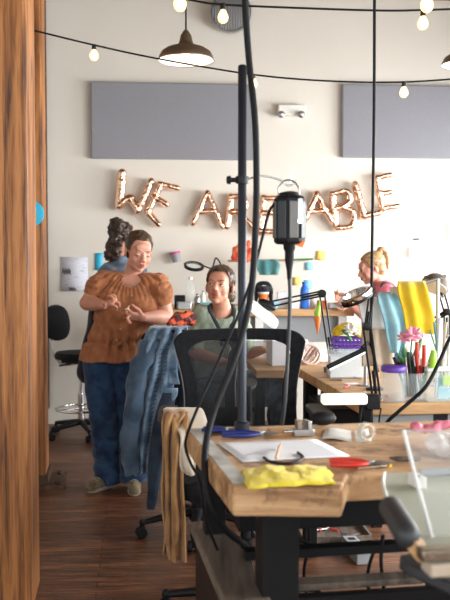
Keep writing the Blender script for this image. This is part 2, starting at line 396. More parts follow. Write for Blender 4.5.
for h0, h1 in holesR: window(h0, h1, .75, 2.75, XR + .07, 'y')
window(-1.2, .6, .9, 2.6, XL - .07, 'y')
for h0, h1 in ((-2.8, -1.0), (-.6, 1.2), (1.6, 3.0)): window(h0, h1, .9, 2.7, YB - .07, 'x')
# dark board fixed upright on the wall beside the posts
a = OnWall(44, 408, .0); c = OnWall(50, 408, .0)
b = B().box((a.x / 2 + c.x / 2, wall_y(a.x / 2 + c.x / 2) - .02, (a.z + CZ) / 2), (c.x - a.x, .04, CZ - a.z), WR)
struct(b, 'trim_1', M['darktimber'], smooth=False, bevel=.004)
# timber posts
def post(name, px, Y, w, label, hgt=CZ):
    e = W(px, 300, Y); t = thing(name, label, 'post', (e.x, Y, 0), 0, None)
    R = RZ(7.5); c = V((e.x, Y, 0)) + R @ V((-w / 2, w / 2, 0)); b = B()
    b.box((c.x, c.y, hgt / 2), (w, w, hgt), R); build(b, 'timber', M['timber'], t, smooth=False, bevel=.012, seg=2)
    return t, R, c
post('timber_post', 29, 3.25, .34, 'massive rough timber post at the left edge of the picture, nearest the camera')
t2, R2, c2 = post('timber_post', 44, 5.1, .26, 'timber post standing on a steel foot behind the massive left post')
b = B().box((c2.x + .0, c2.y, .012), (.50, .34, .024), R2); b.box((c2.x + .0, c2.y, .05), (.29, .29, .07), R2)
for sx in (-1, 1):
    for sy in (-1, 1): b.lathe([(.018, 0), (.018, .018), (.01, .022)], V((c2.x, c2.y, .022)) + R2 @ V((sx * .2, sy * .12, 0)), n=8)
build(b, 'base_plate', M['darktimber'], t2, bevel=.002)
# lighting
w = bpy.data.worlds.new('world'); SC.world = w; w.use_nodes = True; bg = w.node_tree.nodes['Background']; bg.inputs[0].default_value = (.80, .90, 1, 1); bg.inputs[1].default_value = 1.6
def area(name, loc, rot, sx, sy, power, col):
    l = bpy.data.lights.new(name, 'AREA'); l.shape = 'RECTANGLE'; l.size = sx; l.size_y = sy; l.energy = power; l.color = col
    o = bpy.data.objects.new(name, l); o.location = loc; o.rotation_euler = rot; COL.objects.link(o)
for k, (h0, h1) in enumerate(holesR):
    area('window_daylight', (XR + .25, (h0 + h1) / 2, 1.6), (0, math.radians(90 - 24), 0), 1.5, h1 - h0, (66, 92, 104, 96)[k], (1, .985, .965))
area('window_daylight', (XL - .2, -.3, 1.75), (0, -PI / 2, 0), 1.6, 1.7, 10, (1, .95, .9))  # fill light, at an unseen left window added for it
for x in (-1.9, .3, 2.3): area('window_daylight', (x, YB - .2, 1.8), (math.radians(90), 0, 0), 1.6, 1.7, 15, (1, .95, .9))  # fill lights through unseen windows added behind the camera
# ---------------------------------------------------------------- things on the wall
def wall_panel(px0, px1, py0, py1, label):
    a = OnWall(px0, py0); c = OnWall(px1, py0); z0 = OnWall(px0, py1).z
    mid = (a + c) / 2; nrm = V((math.sin(math.radians(WG)), -math.cos(math.radians(WG)), 0)); L = (c - a).length
    b = B().box(V((mid.x, mid.y, (a.z + z0) / 2)) + nrm * .03, (L, .055, a.z - z0), WR)
    solo(b, 'acoustic_panel', M['panel'], label, 'panel', 'fabric acoustic panels on the wall', smooth=False, bevel=.012)
wall_panel(91, 254, 82.5, 159, 'grey-lilac fabric acoustic panel high on the wall above the first balloon letters')
wall_panel(341, 505, 85, 158, 'grey-lilac fabric acoustic panel on the wall cut off by the right edge of the picture')
# foil balloons
def letter(strokes, r, label, Yoff=.07):
    b = B(); r *= 1.18
    for st in strokes:
        pts = [OnWall(x, y, Yoff + (d if False else 0)) for x, y in st]
        pts = spline(pts, 3) if len(pts) > 2 else pts
        for i in range(len(pts) - 1): b.cap(pts[i], r * 1.0, pts[i + 1], r * 1.0, 16, .8)
    def f(v, n):
        return .003 * noise.noise(v * 18) + .0015 * noise.noise(v * 60)
    k = bake(b, .0075, 5, f)
    solo(k, 'foil_balloon', M['foil'], label, 'balloon', 'rose gold letter balloons', smooth=True, angle=180)
letter([[(122, 173), (119, 206)], [(119, 206), (126, 200), (131, 198)], [(130, 198), (138, 210)], [(138, 211), (151, 182)]], .034, 'rose gold foil balloon letter W, first letter of the line')
letter([[(161, 185), (148, 213)], [(160, 184), (177, 188)], [(154, 197), (166, 204)], [(148, 212), (157, 223)], [(149, 214), (158, 224)]], .031, 'rose gold foil balloon letter E tilted over between W and A')
letter([[(207, 193), (193, 223)], [(208, 193), (222, 226)], [(201, 212), (214, 211)]], .029, 'rose gold foil balloon letter A, left of the upright pole')
letter([[(231, 197), (227, 226)], [(231, 197), (242, 196), (246, 204), (242, 211), (231, 212)], [(238, 212), (254, 228)]], .030, 'rose gold foil balloon letter R behind the upright pole')
letter([[(264, 198), (260, 232)], [(265, 198), (281, 198)], [(262, 213), (275, 213)], [(260, 231), (279, 232)]], .029, 'rose gold foil balloon letter E half hidden by the hanging motor')
letter([[(317, 194), (305, 219)], [(317, 194), (331, 220)], [(310, 212), (324, 211)]], .033, 'rose gold foil balloon letter A, right of the hanging motor')
letter([[(332, 194), (336, 226)], [(332, 194), (346, 191), (350, 201), (341, 207), (336, 208)], [(340, 207), (353, 212), (351, 226), (337, 228)]], .030, 'rose gold foil balloon letter B in the last word')
letter([[(355, 185), (364, 216)], [(364, 216), (378, 213)]], .036, 'rose gold foil balloon letter L before the last letter')
letter([[(377, 178), (382, 209)], [(377, 178), (390, 175)], [(380, 194), (390, 192)], [(382, 209), (397, 206)]], .028, 'rose gold foil balloon letter E, last letter of the line at right')
# emergency light
def onwall_box(b, px0, py0, px1, py1, th, off=0):
    a = OnWall(px0, py0); c = OnWall(px1, py1); m = (a + c) / 2; L = math.hypot(c.x - a.x, c.y - a.y)
    nrm = V((math.sin(math.radians(WG)), -math.cos(math.radians(WG)), 0))
    b.box(m + nrm * (th / 2 + off), (L, th, abs(a.z - c.z)), WR); return m, nrm
t = thing('emergency_light', 'white twin-lamp emergency light high on the wall between the acoustic panels', 'emergency light', OnWall(291, 112))
b = B(); onwall_box(b, 277, 105.5, 305, 117, .07); build(b, 'housing', M['offwhite'], t, bevel=.01)
for px in (281, 301):
    b = B(); q = OnWall(px, 114.5, .082); b.lathe([(.018, -.03), (.03, 0), (.03, .02), (.022, .028)], q, align(V((math.sin(math.radians(WG)), -1, -.15))), 16)
    build(b, 'lamp', M['steel'], t)
# posted papers and notes
def note(name, px0, py0, px1, py1, mat, label, cat, rot=0, group=None):
    b = B(); a = OnWall(px0, py0); c = OnWall(px1, py1); m = (a + c) / 2; nrm = V((math.sin(math.radians(WG)), -math.cos(math.radians(WG)), 0))
    R = WR @ RY(rot); w_, h_ = abs(c.x - a.x), abs(a.z - c.z); g = []
    for i in range(5):
        g.append([m + nrm * (.006 + .008 * (i / 4) ** 2) + R @ V(((j / 2 - .5) * w_, 0, (.5 - i / 4) * h_)) for j in range(3)])
    b.sheet(g); return solo(b, name, mat, label, cat, group, solid=.0015)
def poster_mat():
    m, nt, p = new_mat('poster_print'); L = nt.links.new; p.inputs['Roughness'].default_value = .8
    tc = N(nt, 'ShaderNodeTexCoord'); mp = N(nt, 'ShaderNodeMapping', Scale=(18, 1, 60)); L(tc.outputs['Object'], mp.inputs['Vector'])
    n = N(nt, 'ShaderNodeTexNoise', Scale=1.2, Detail=2); L(mp.outputs['Vector'], n.inputs['Vector'])
    r = N(nt, 'ShaderNodeValToRGB'); e = r.color_ramp.elements; e[0].position = .58; e[0].color = (.66, .66, .74, 1); e[1].position = .66; e[1].color = (.42, .43, .55, 1); L(n.outputs['Fac'], r.inputs['Fac']); L(r.outputs['Color'], p.inputs['Base Color']); return m
pst = note('poster', 61, 257, 88, 291, poster_mat(), 'pale printed paper notice taped on the wall left of the brown-blouse woman', 'poster')
for (x0, y0, x1, y1) in ((62, 268, 71, 275), (69, 287, 76, 291)):
    b = B(); a = OnWall(x0, y0, .022); c = OnWall(x1, y1, .022); n_ = 6
    for i in range(n_):
        b.box(V((a.x + (c.x - a.x) * (i + .5) / n_, wall_y(a.x) - .02, (a.z + c.z) / 2 + .006 * (-1) ** i)), ((c.x - a.x) / n_ * .75, .002, abs(a.z - c.z) * .7), WR)
    build(b, 'print_block', M['ink'], pst, smooth=False)
note('sticky_note', 95, 253, 103, 270, M['cyan'], 'bright blue paper on the wall behind the curly-haired woman', 'paper')
note('sticky_note', 316, 251, 325, 260, M['noteyellow'], 'orange-yellow sticky note on the wall, highest of the notes', 'note', 5, 'notes on the wall')
note('sticky_note', 305, 262, 313, 270, M['noteblue'], 'pale blue sticky note on the wall under the orange-yellow one', 'note', -4, 'notes on the wall')
note('sticky_note', 304, 280, 312, 289, M['noteblue'], 'pale blue sticky note low on the wall beside the blue bottle', 'note', 3, 'notes on the wall')
note('sticky_note', 293, 277, 300, 285, M['noteyellow'], 'yellow sticky note low on the wall left of the blue bottle', 'note', -5, 'notes on the wall')
b = B(); a = W(33.5, 213, 5.0); b.lathe([(.075, 0), (.078, .006), (.07, .01)], V((a.x - .03, 5.08, a.z)), RX(90), 24)
solo(b, 'round_sign', M['cyan'], 'round blue disc fixed on the second timber post', 'sign')
# cup on wall, clear trays on wall
t = thing('wall_cup', 'grey cup with pink rim hung on the wall beside the brown-blouse woman', 'cup', OnWall(177, 262, .06))
q = OnWall(177, 262, .06); b = B(); b.lathe([(.034, 0), (.045, .075), (.041, .075), (.031, .005)], q, RY(-12), 18); build(b, 'cup_body', M['grey'], t)
b = B(); b.lathe([(.046, .073), (.048, .09), (.042, .09), (.041, .073)], q, RY(-12), 18, False); build(b, 'rim', M['magenta'], t)
def wall_tray(px0, py0, px1, py1, label, th=.07):
    t = thing('document_holder', label, 'holder', OnWall((px0 + px1) / 2, py1), 0, 'clear plastic holders on the wall')
    b = B(); onwall_box(b, px0, py0, px1, py1, .006, .002); onwall_box(b, px0, (py0 + py1) / 2, px1, py1, .004, th)
    for s in (px0, px1 - .6): onwall_box(b, s, (py0 + py1) / 2, s + .6, py1, th, 0)
    onwall_box(b, px0, py1 - .6, px1, py1, th, 0); build(b, 'tray', M['clear'], t, smooth=False)
wall_tray(408, 236, 444, 257, 'clear plastic document holder low on the wall at right')
wall_tray(447.5, 186, 470, 255, 'tall clear holder on the wall at the very right edge')
b = B(); onwall_box(b, 413, 238.5, 419, 240, .002, .012); solo(b, 'holder_label', M['ink'], 'tiny dark printed label inside the clear document holder', 'label', smooth=False)
# ---------------------------------------------------------------- ceiling hung things
def bulb(name, p, r, label, grp, gl=1.0):
    r *= .88
    t = thing(name, label, 'bulb', p, 0, grp)
    b = B().lathe([(r * .48, 0), (r * .52, -r * 1.0), (r * .46, -r * 1.15)], p, n=14); build(b, 'socket', M['black'], t)
    z0 = -r * 1.1
    b = B().lathe([(r * .40, z0), (r * .55, z0 - r * .35), (r * .95, z0 - r * 1.1), (r, z0 - r * 1.55), (r * .85, z0 - r * 2.1), (r * .45, z0 - r * 2.5), (r * .02, z0 - r * 2.6)], p, n=18)
    build(b, 'glass', M['bulb'], t)
    b = B().lathe([(r * .10, z0 - r * .2), (r * .38, z0 - r * .8), (r * .42, z0 - r * 1.5), (r * .15, z0 - r * 2.0)], p, n=10); build(b, 'filament', M['filament'], t)
    return t
def wire(name, pts, r, label, sm=8):
    b = B().tube(pts, r, 7, sm); return solo(b, name, M['rubber'], label, 'wire')
def P1(px, py): return W(px, py, 4.9)
wire('string_light_cord', [P1(-30, 16), P1(32, 30), P1(94, 45), P1(160, 59), P1(253, 74.5), P1(330, 81), P1(403, 82), P1(480, 77)], .0055, 'thin dark cord of the lower string of lights, sagging right across the wall')
bulb('string_bulb', P1(94, 44.5), .029, 'glowing bulb on the lower cord, leftmost, above the left acoustic panel', 'bulbs on the string lights')
bulb('string_bulb', P1(253.5, 74), .026, 'glowing bulb on the lower cord right behind the upright pole', 'bulbs on the string lights')
bulb('string_bulb', P1(404, 81.5), .029, 'glowing bulb on the lower cord in front of the right acoustic panel', 'bulbs on the string lights')
def P2(px, py): return W(px, py, 4.2)
wire('string_light_cord', [P2(140, -8), P2(190, 0), P2(222, 4.5), P2(300, 8), P2(380, 10.5), P2(422, 10), P2(480, 8)], .0055, 'thin dark cord of the upper string of lights near the top edge')
bulb('string_bulb', P2(223, 3.5), .030, 'glowing bulb on the upper cord in front of the round grey duct', 'bulbs on the string lights')
bulb('string_bulb', P2(423, 10), .030, 'glowing bulb at top right, lower and slightly left of its neighbour', 'bulbs on the string lights')
def P3(px, py): return W(px, py, 3.5)
wire('string_light_cord', [P3(100, -30), P3(180, -14), P3(300, -16), P3(427, -12), P3(500, -18)], .0055, 'dark cord just above the picture carrying the two largest bulbs')
bulb('string_bulb', P3(180, -13), .031, 'largest glowing bulb at the top edge above the metal pendant lamp', 'bulbs on the string lights')
bulb('string_bulb', P3(427, -12), .031, 'glowing bulb at top right, upper of the pair and nearly touching the edge', 'bulbs on the string lights')
def pendant(px, py, Y, label, R=.155):
    p = W(px, py, Y); t = thing('pendant_lamp', label, 'lamp', p, 0, 'brushed metal pendant lamps')
    k = R / .155
    prof = [(.166, 0), (.168, .005), (.160, .028), (.146, .052), (.115, .072), (.075, .086), (.048, .096), (.038, .118), (.032, .15), (.020, .168), (.012, .18), (.002, .18)]
    inn = [(.002, .13), (.03, .12), (.042, .090), (.105, .066), (.142, .040), (.162, .004)]
    b = B().lathe([(r * k, z * k) for r, z in prof], p, n=40, caps=False); build(b, 'lamp_shade', M['nickel'], t, recalc=True)
    b = B().lathe([(r * k, z * k) for r, z in inn], p, n=40, caps=False); build(b, 'reflector', M['white'], t)
    b = B().ell(p + V((0, 0, .045 * k)), (.03 * k, .03 * k, .04 * k)); build(b, 'lamp_bulb', M['lampin'], t)
    b = B().tube([p + V((0, 0, .12 * k)), V((p.x, p.y, CZ))], .005, 8); build(b, 'cord', M['rubber'], t)
    l = bpy.data.lights.new('pendant_light', 'POINT'); l.energy = 2; l.color = (1, .82, .58); l.shadow_soft_size = .03
    o = bpy.data.objects.new('pendant_light', l); o.location = p + V((0, 0, -.01)); COL.objects.link(o)
pendant(186, 61, 5.0, 'brushed metal pendant lamp with a cream inside hanging above the left panel')
pendant(466, 65, 5.6, 'metal pendant lamp cut off at the right edge of the picture', .15)
# round duct
p = W(231, 11, 7.12); t = thing('air_vent', 'round ribbed grey metal air vent on the wall at the top edge', 'vent', p)
b = B(); n_ = 6; prof = []
for i in range(n_): prof.append((.165 + (.006 if i % 3 == 0 else 0), i * .018))
b.lathe([(.001, .03), (.15, .03), (.165, 0)] + prof, p, RX(-90) @ RZ(0), 40, False); build(b, 'duct_body', M['steel'], t)
b = B()
for i in range(-7, 8): h = math.sqrt(.160 ** 2 - (i * .0215) ** 2); b.tube([p + V((i * .0215, .01, -h)), p + V((i * .0215, -.03, 0)), p + V((i * .0215, .01, h))], .006, 6, 4)
build(b, 'grille', M['grey'], t)
# ---------------------------------------------------------------- office chairs
def make_chair(name, label, group):
    """seat height .60, facing -Y; origin on the floor under the seat"""
    t = thing(name, label, 'chair', (0, 0, 0), 0, group)
    yb, z0, z1 = .23, .63, 1.125
    def edge(tz, inset=0.0):                    # half width against height
        s = (tz - z0) / (z1 - z0); w_ = .228 - .026 * math.sin(PI * min(1, s * 1.15)) + .022 * s ** 2
        return w_ - inset
    def yy(x, z): s = (z - z0) / (z1 - z0); return yb + .05 * s * s - .03 * math.sin(PI * s) - .35 * x * x + .018
    def loop(inset, top, bot):
        pts = []; n = 14
        r = .06
        for i in range(n + 1): z = bot + (top - bot - r) * i / n; pts.append((edge(z, inset), z))
        w_ = edge(top, inset)
        for i in range(1, 7): a = PI / 2 * i / 7; pts.append((w_ - r + r * math.cos(a), top - r + r * math.sin(a)))
        for i in range(0, 5): x = (w_ - r) * (1 - i / 4); pts.append((x, top + .008 * (1 - (x / w_) ** 2)))
        return pts + [(-x, z) for x, z in pts[:-1][::-1]]
    lo = loop(0, z1, z0); li = loop(.052, z1 - .046, z0 + .10)
    b = B(); n = len(lo); rs = []
    for off in (-.014, .014):
        rs.append([V((x, yy(x, z) + off, z)) for x, z in lo]); rs.append([V((x, yy(x, z) + off, z)) for x, z in li])
    vs = [p for r in rs for p in r]; fs = []
    for i in range(n):
        j = (i + 1) % n
        fs += [(i, j, n + j, n + i), (2 * n + i, 3 * n + i, 3 * n + j, 2 * n + j), (i, 2 * n + i, 2 * n + j, j), (n + i, n + j, 3 * n + j, 3 * n + i)]
    b.add(vs, fs); fr = build(b, 'back_frame', M['chairblack'], t, bevel=.006)
    b = B(); g = []
    for i in range(9):
        z = z0 + .10 + (z1 - .045 - z0 - .10) * i / 8; w_ = edge(z, .055); g.append([V((w_ * (j / 5 - 1), yy(w_ * (j / 5 - 1), z), z)) for j in range(11)])
    b.sheet(g); build(b, 'mesh_panel', M['chairmesh'], t)
    b = B(); lp = loop(-.002, z1, z0)
    b.tube([V((x, yy(x, z) + .016, z)) for x, z in lp[:15]], .003, 6); build(b, 'piping', M['grey'], fr)
    b = B(); b.tube([V((x, yy(x, z) + .016, z)) for x, z in lp[-15:]], .003, 6); build(b, 'piping', M['grey'], fr)
    b = B(); b.tube([(0, .10, .52), (0, .24, .53), (0, .275, .60), (0, .285, .80)], .022, 10, 5, .6); build(b, 'back_bracket', M['black'], t)
    b = B(); g = []                              # seat cushion
    def seat_ring(z, k, kk):
        return [V((.25 * k * (abs(math.cos(a)) ** .55) * (1 if math.cos(a) > 0 else -1), .235 * kk * (abs(math.sin(a)) ** .55) * (1 if math.sin(a) > 0 else -1) - .02, z - (.02 if math.sin(a) < -.8 else 0))) for a in [2 * PI * j / 32 for j in range(32)]]
    b.rings([seat_ring(.53, .86, .86), seat_ring(.54, .97, .97), seat_ring(.575, 1, 1), seat_ring(.60, .95, .95), seat_ring(.607, .7, .7)]); build(b, 'seat', M['chairblack'], t)
    b = B().lathe([(.03, .13), (.03, .33), (.018, .33), (.018, .53)], n=16); build(b, 'gas_lift', M['blacksteel'], t)
    b = B().box((0, 0, .515), (.16, .2, .035)); build(b, 'seat_plate', M['black'], t, bevel=.008)
    for s in (-1, 1):
        b = B(); b.tube([(s * .16, .02, .53), (s * .255, .03, .53), (s * .27, .04, .60), (s * .265, .05, .80)], .02, 10, 5, .7); ar = build(b, 'armrest', M['black'], t)
        b = B(); b.rings([[V((s * .265 + kx * .042 * k, -.12 + yy_, .80 + z + .012 * kx * kx)) for kx, z in ((-1, 0), (-.9, .022), (0, .03), (.9, .022), (1, 0), (0, -.006))] for yy_, k in ((0, .4), (.02, .85), (.06, 1), (.2, .95), (.27, .8), (.29, .4))])
        build(b, 'arm_pad', M['chairgrey'], ar, bevel=.004)
    b = B(); b.lathe([(.045, .075), (.05, .10), (.04, .145), (.03, .15)], n=20); build(b, 'hub', M['black'], t)
    for k in range(5):
        a = math.radians(72 * k + 20); d = V((math.cos(a), math.sin(a), 0))
        b = B(); b.tube([d * .03 + V((0, 0, .115)), d * .15 + V((0, 0, .105)), d * .29 + V((0, 0, .08))], [.028, .024, .017], 10, 3, .8)
        b.cap(d * .29 + V((0, 0, .085)), .016, d * .29 + V((0, 0, .06)), .012); lg = build(b, 'base_leg', M['blacksteel'], t)
        b = B(); w_ = V((-d.y, d.x, 0))
        for s in (-1, 1): b.lathe([(.005, -.011), (.026, -.011), (.029, -.006), (.029, .006), (.026, .011), (.005, .011)], d * .295 + w_ * .017 * s + V((0, 0, .029)), align(w_), 18)
        b.box(d * .295 + V((0, 0, .045)), (.02, .02, .04), RZ(math.degrees(a))); build(b, 'caster', M['rubber'], lg)
    return t
ch = make_chair('office_chair', 'black mesh-back office chair pulled up to the near bench, seen through the pole and cables', 'black mesh office chairs')
ch.location = (W(245, 400, 3.3).x, 3.2, 0); ch.scale = (1.11, 1, .99)
ch.rotation_euler = (0, 0, math.radians(4))
bpy.context.view_layer.update()
c2_ = dup(ch, (W(197, 400, 4.2).x, 4.26, 0), math.radians(176), 'black office chair with the blue denim jacket hung over its back')
c3_ = dup(ch, (W(217, 400, 4.88).x, 4.90, 0), math.radians(84), 'black office chair the woman in the sage shirt sits on')
c2_.scale = (1, 1, .95); c3_.scale = (.95, .95, .90)
# drafting chair at far left
def drafting_chair():
    t = thing('drafting_chair', 'black high drafting chair with a curved steel back bracket by the far wall', 'chair', (0, 0, 0))
    b = B(); b.rings([[V((.215 * k * math.cos(a), .20 * k * math.sin(a), z)) for a in [2 * PI * j / 28 for j in range(28)]] for z, k in ((.655, .8), (.66, .97), (.69, 1), (.715, .93), (.72, .6))]); build(b, 'seat', M['chairblack'], t)
    b = B(); b.tube([(-.02, 0, .62), (-.18, 0, .60), (-.26, 0, .68), (-.29, 0, .80), (-.30, 0, .97)], .011, 10, 6); build(b, 'back_bracket', M['steel'], t)
    b = B(); g = []
    rs = []
    for i, (k, x) in enumerate(((.35, -.285), (.9, -.26), (1, -.23), (.95, -.205), (.5, -.195))):
        rs.append([V((x - .35 * (.17 * k * math.cos(a)) ** 2 * 3 + .10 * (.15 * math.sin(a)) * -1.2, .19 * k * math.cos(a), .955 + .155 * k * math.sin(a))) for a in [2 * PI * j / 24 for j in range(24)]])
    b.rings(rs); build(b, 'backrest', M['chairblack'], t)
    b = B().lathe([(.028, .12), (.028, .36), (.017, .36), (.017, .65)], n=14); build(b, 'gas_lift', M['chrome'], t)
    b = B(); b.box((-.05, 0, .635), (.2, .12, .03)); b.tube([(-.06, -.05, .62), (-.14, -.10, .60)], .008, 8); build(b, 'lever', M['black'], t)
    b = B(); b.tube([V((.2 * math.cos(a), .2 * math.sin(a), .235)) for a in [2 * PI * j / 24 for j in range(25)]], .010, 8)
    for k in range(3): a = k * 2.1; b.tube([(0, 0, .235), (.2 * math.cos(a), .2 * math.sin(a), .235)], .007, 8)
    build(b, 'foot_ring', M['chrome'], t)
    for k in range(5):
        a = math.radians(72 * k + 30); d = V((math.cos(a), math.sin(a), 0))
        b = B(); b.tube([d * .02 + V((0, 0, .12)), d * .27 + V((0, 0, .085))], [.026, .016], 10); lg = build(b, 'base_leg', M['blacksteel'], t)
        b = B(); w_ = V((-d.y, d.x, 0))
        for s in (-1, 1): b.lathe([(.004, -.011), (.028, -.010), (.028, .010), (.004, .011)], d * .275 + w_ * .016 * s + V((0, 0, .028)), align(w_), 16)
        b.cap(d * .275 + V((0, 0, .05)), .012, d * .275 + V((0, 0, .075)), .01, 8); build(b, 'caster', M['rubber'], lg)
    return t
dc = drafting_chair(); dc.location = (W(81, 400, 6.65).x, 6.66, 0); dc.rotation_euler = (0, 0, math.radians(-25)); dc.scale = (1, 1, .95)
# ---------------------------------------------------------------- people
def lerp(a, b, t): return V(a) * (1 - t) + V(b) * t
def head_shapes(b, c, R, k=1.0):
    """c head centre, R turns the head (it looks along its own -Y), k size"""
    def p(x, y, z): return V(c) + R @ (V((x, y, z)) * k)
    def e(x, y, z, rx, ry, rz, rot=None): b.ell(p(x, y, z), (rx * k, ry * k, rz * k), R @ rot if rot else R, 20, 14)
    e(0, .018, .035, .074, .090, .080); e(0, -.022, -.012, .063, .066, .088); e(0, -.030, -.070, .046, .048, .040)
    e(0, -.062, -.093, .021, .020, .017); e(0, -.066, .040, .050, .020, .028)
    for s in (-1, 1):
        e(s * .034, -.052, -.030, .025, .024, .032); e(s * .036, -.020, -.062, .022, .038, .030); e(s * .026, -.078, .022, .024, .010, .008)
        e(s * .077, .018, -.012, .008, .019, .031, RZ(s * 18)); e(s * .012, -.096, -.034, .009, .010, .008)
        e(s * .031, -.071, -.001, .017, .014, .012)
    b.cap(p(0, -.082, .012), .009 * k, p(0, -.104, -.026), .0125 * k); e(0, -.079, -.058, .026, .017, .020)
def head_details(par, c, R, k=1.0, look=(0, 0), closed=False, brow=None):
    def p(x, y, z): return V(c) + R @ (V((x, y, z)) * k)
    for s in (-1, 1):
        if not closed:
            b = B().ell(p(s * .031, -.0775, -.001), (.0125 * k, .0095 * k, .0068 * k), R, 14, 10); ey = build(b, 'eye', M['eyewhite'], par)
            b = B().ell(p(s * .031 + look[0], -.0862, -.001 + look[1]), (.0055 * k, .0028 * k, .0055 * k), R, 12, 8); build(b, 'iris', M['iris'], ey)
        b = B(); lid = [p(s * .031 + .0135 * u, -.0875 + .010 * u * u, (.0055 * (1 - u * u) if not closed else -.006 * (1 - u * u)) ) for u in (-1, -.6, -.2, .2, .6, 1)]
        b.tube(lid, [.0008 * k, .0018 * k, .0021 * k, .0021 * k, .0018 * k, .0008 * k], 6); build(b, 'eyelashes', M['iris'], par)
        b = B(); b.tube([p(s * (.031 + .018 * u), -.0885 + .012 * (u * .5 + .5) ** 2, .023 + .004 * (1 - u * u) + .002 * u) for u in (-1, -.5, 0, .5, 1)], [.0018 * k, .0032 * k, .0032 * k, .0026 * k, .001 * k], 6, flat=.7); build(b, 'eyebrow', brow or M['brown_hair'], par)
    b = B(); b.tube([p(x, -.0965 + 9 * x * x, -.0535 - .0022 * (1 if abs(x) < .004 else 0) + .003 * abs(x) / .02) for x in (-.021, -.012, -.004, 0, .004, .012, .021)], [.001, .0028, .0042, .0036, .0042, .0028, .001], 8)
    b.tube([p(x, -.0955 + 9 * x * x, -.0625 + 8 * x * x) for x in (-.019, -.010, 0, .010, .019)], [.001, .0042, .0052, .0042, .001], 8); build(b, 'lips', M['lip'], par)
def hand_shapes(b, w, d, n, curl=.5, k=1.0, thumb=1, spread=1.0):
    """w wrist, d towards the fingers, n palm side, thumb +1/-1 which side the thumb leaves"""
    w = V(w); d = V(d).normalized(); n = V(n); n = (n - d * n.dot(d)).normalized(); s = d.cross(n).normalized() * thumb
    for q in (-.026, -.009, .009, .026): b.cap(w + s * q * .65 * k, .0145 * k, w + (d * .078 + s * q) * k, .0125 * k, 10)
    for q, L, dl in ((.030, .066, 0), (.0105, .075, .006), (-.0095, .070, .003), (-.029, .053, -.006)):
        a = w + (d * (.080 + dl) + s * q) * k; u = d; cl = curl * (1 + .15 * (-q / .03))
        for i, f in enumerate((.46, .31, .23)):
            ang = cl * (.5, .85, .6)[i]; u = (u * math.cos(ang) + n * math.sin(ang)); u.normalize()
            if i == 0: u = (u + s * q * 2.2 * spread).normalized()
            e_ = a + u * L * f * k; b.cap(a, (.0088, .0080, .0074)[i] * k, e_, (.0080, .0074, .0062)[i] * k, 10); a = e_
            n2 = (n - u * n.dot(u)); n = n2.normalized() if n2.length > .2 else n
        n = V(n)
    a = w + (d * .022 + s * .026) * k; nn = V(d).cross(s); u = (d * .62 + s * .72 + n * .25).normalized()
    m_ = a + u * .040 * k; b.cap(a, .0145 * k, m_, .0105 * k, 10); u2 = (d * .95 + s * .12 + n * .45).normalized(); m2 = m_ + u2 * .030 * k; b.cap(m_, .0105 * k, m2, .0092 * k, 10); b.cap(m2, .0092 * k, m2 + (u2 + n * .3).normalized() * .022 * k, .0072 * k, 10)
def limb(b, pts, rs, n=16):
    for i in range(len(pts) - 1): b.cap(pts[i], rs[i], pts[i + 1], rs[i + 1], n)
def folds(sc, amp, seed=0):
    def f(v, n): q = V((v.x * sc[0] + seed, v.y * sc[1], v.z * sc[2])); return amp * noise.noise(q) + amp * .4 * noise.noise(q * 2.3)
    return f
def shoe(b, heel, d, k=1.0):
    d = V(d); d.z = 0; d.normalize(); h = V((heel.x, heel.y, 0)); s = V((-d.y, d.x, 0))
    b.cap(h + V((0, 0, .045)), .038 * k, h + d * .11 * k + V((0, 0, .042)), .040 * k); b.cap(h + d * .1 * k + V((0, 0, .040)), .042 * k, h + d * .18 * k + V((0, 0, .034)), .036 * k)
    b.cap(h + V((0, 0, .05)), .040 * k, h + d * .02 + V((0, 0, .11)), .042 * k)
def sole(b, heel, d, k=1.0):
    d = V(d); d.z = 0; d.normalize(); s = V((-d.y, d.x, 0)); h = V((heel.x, heel.y, 0)); n = 20; rs = []
    for z, q in ((0, .96), (.005, 1), (.018, 1), (.024, .95)):
        r = []
        for j in range(n):
            a = 2 * PI * j / n; x = math.cos(a); y = math.sin(a); r.append(h + d * (.075 + .130 * x * q) * k + s * (.038 + .010 * x) * y * q * k + V((0, 0, z)))
        rs.append(r)
    b.rings(rs)
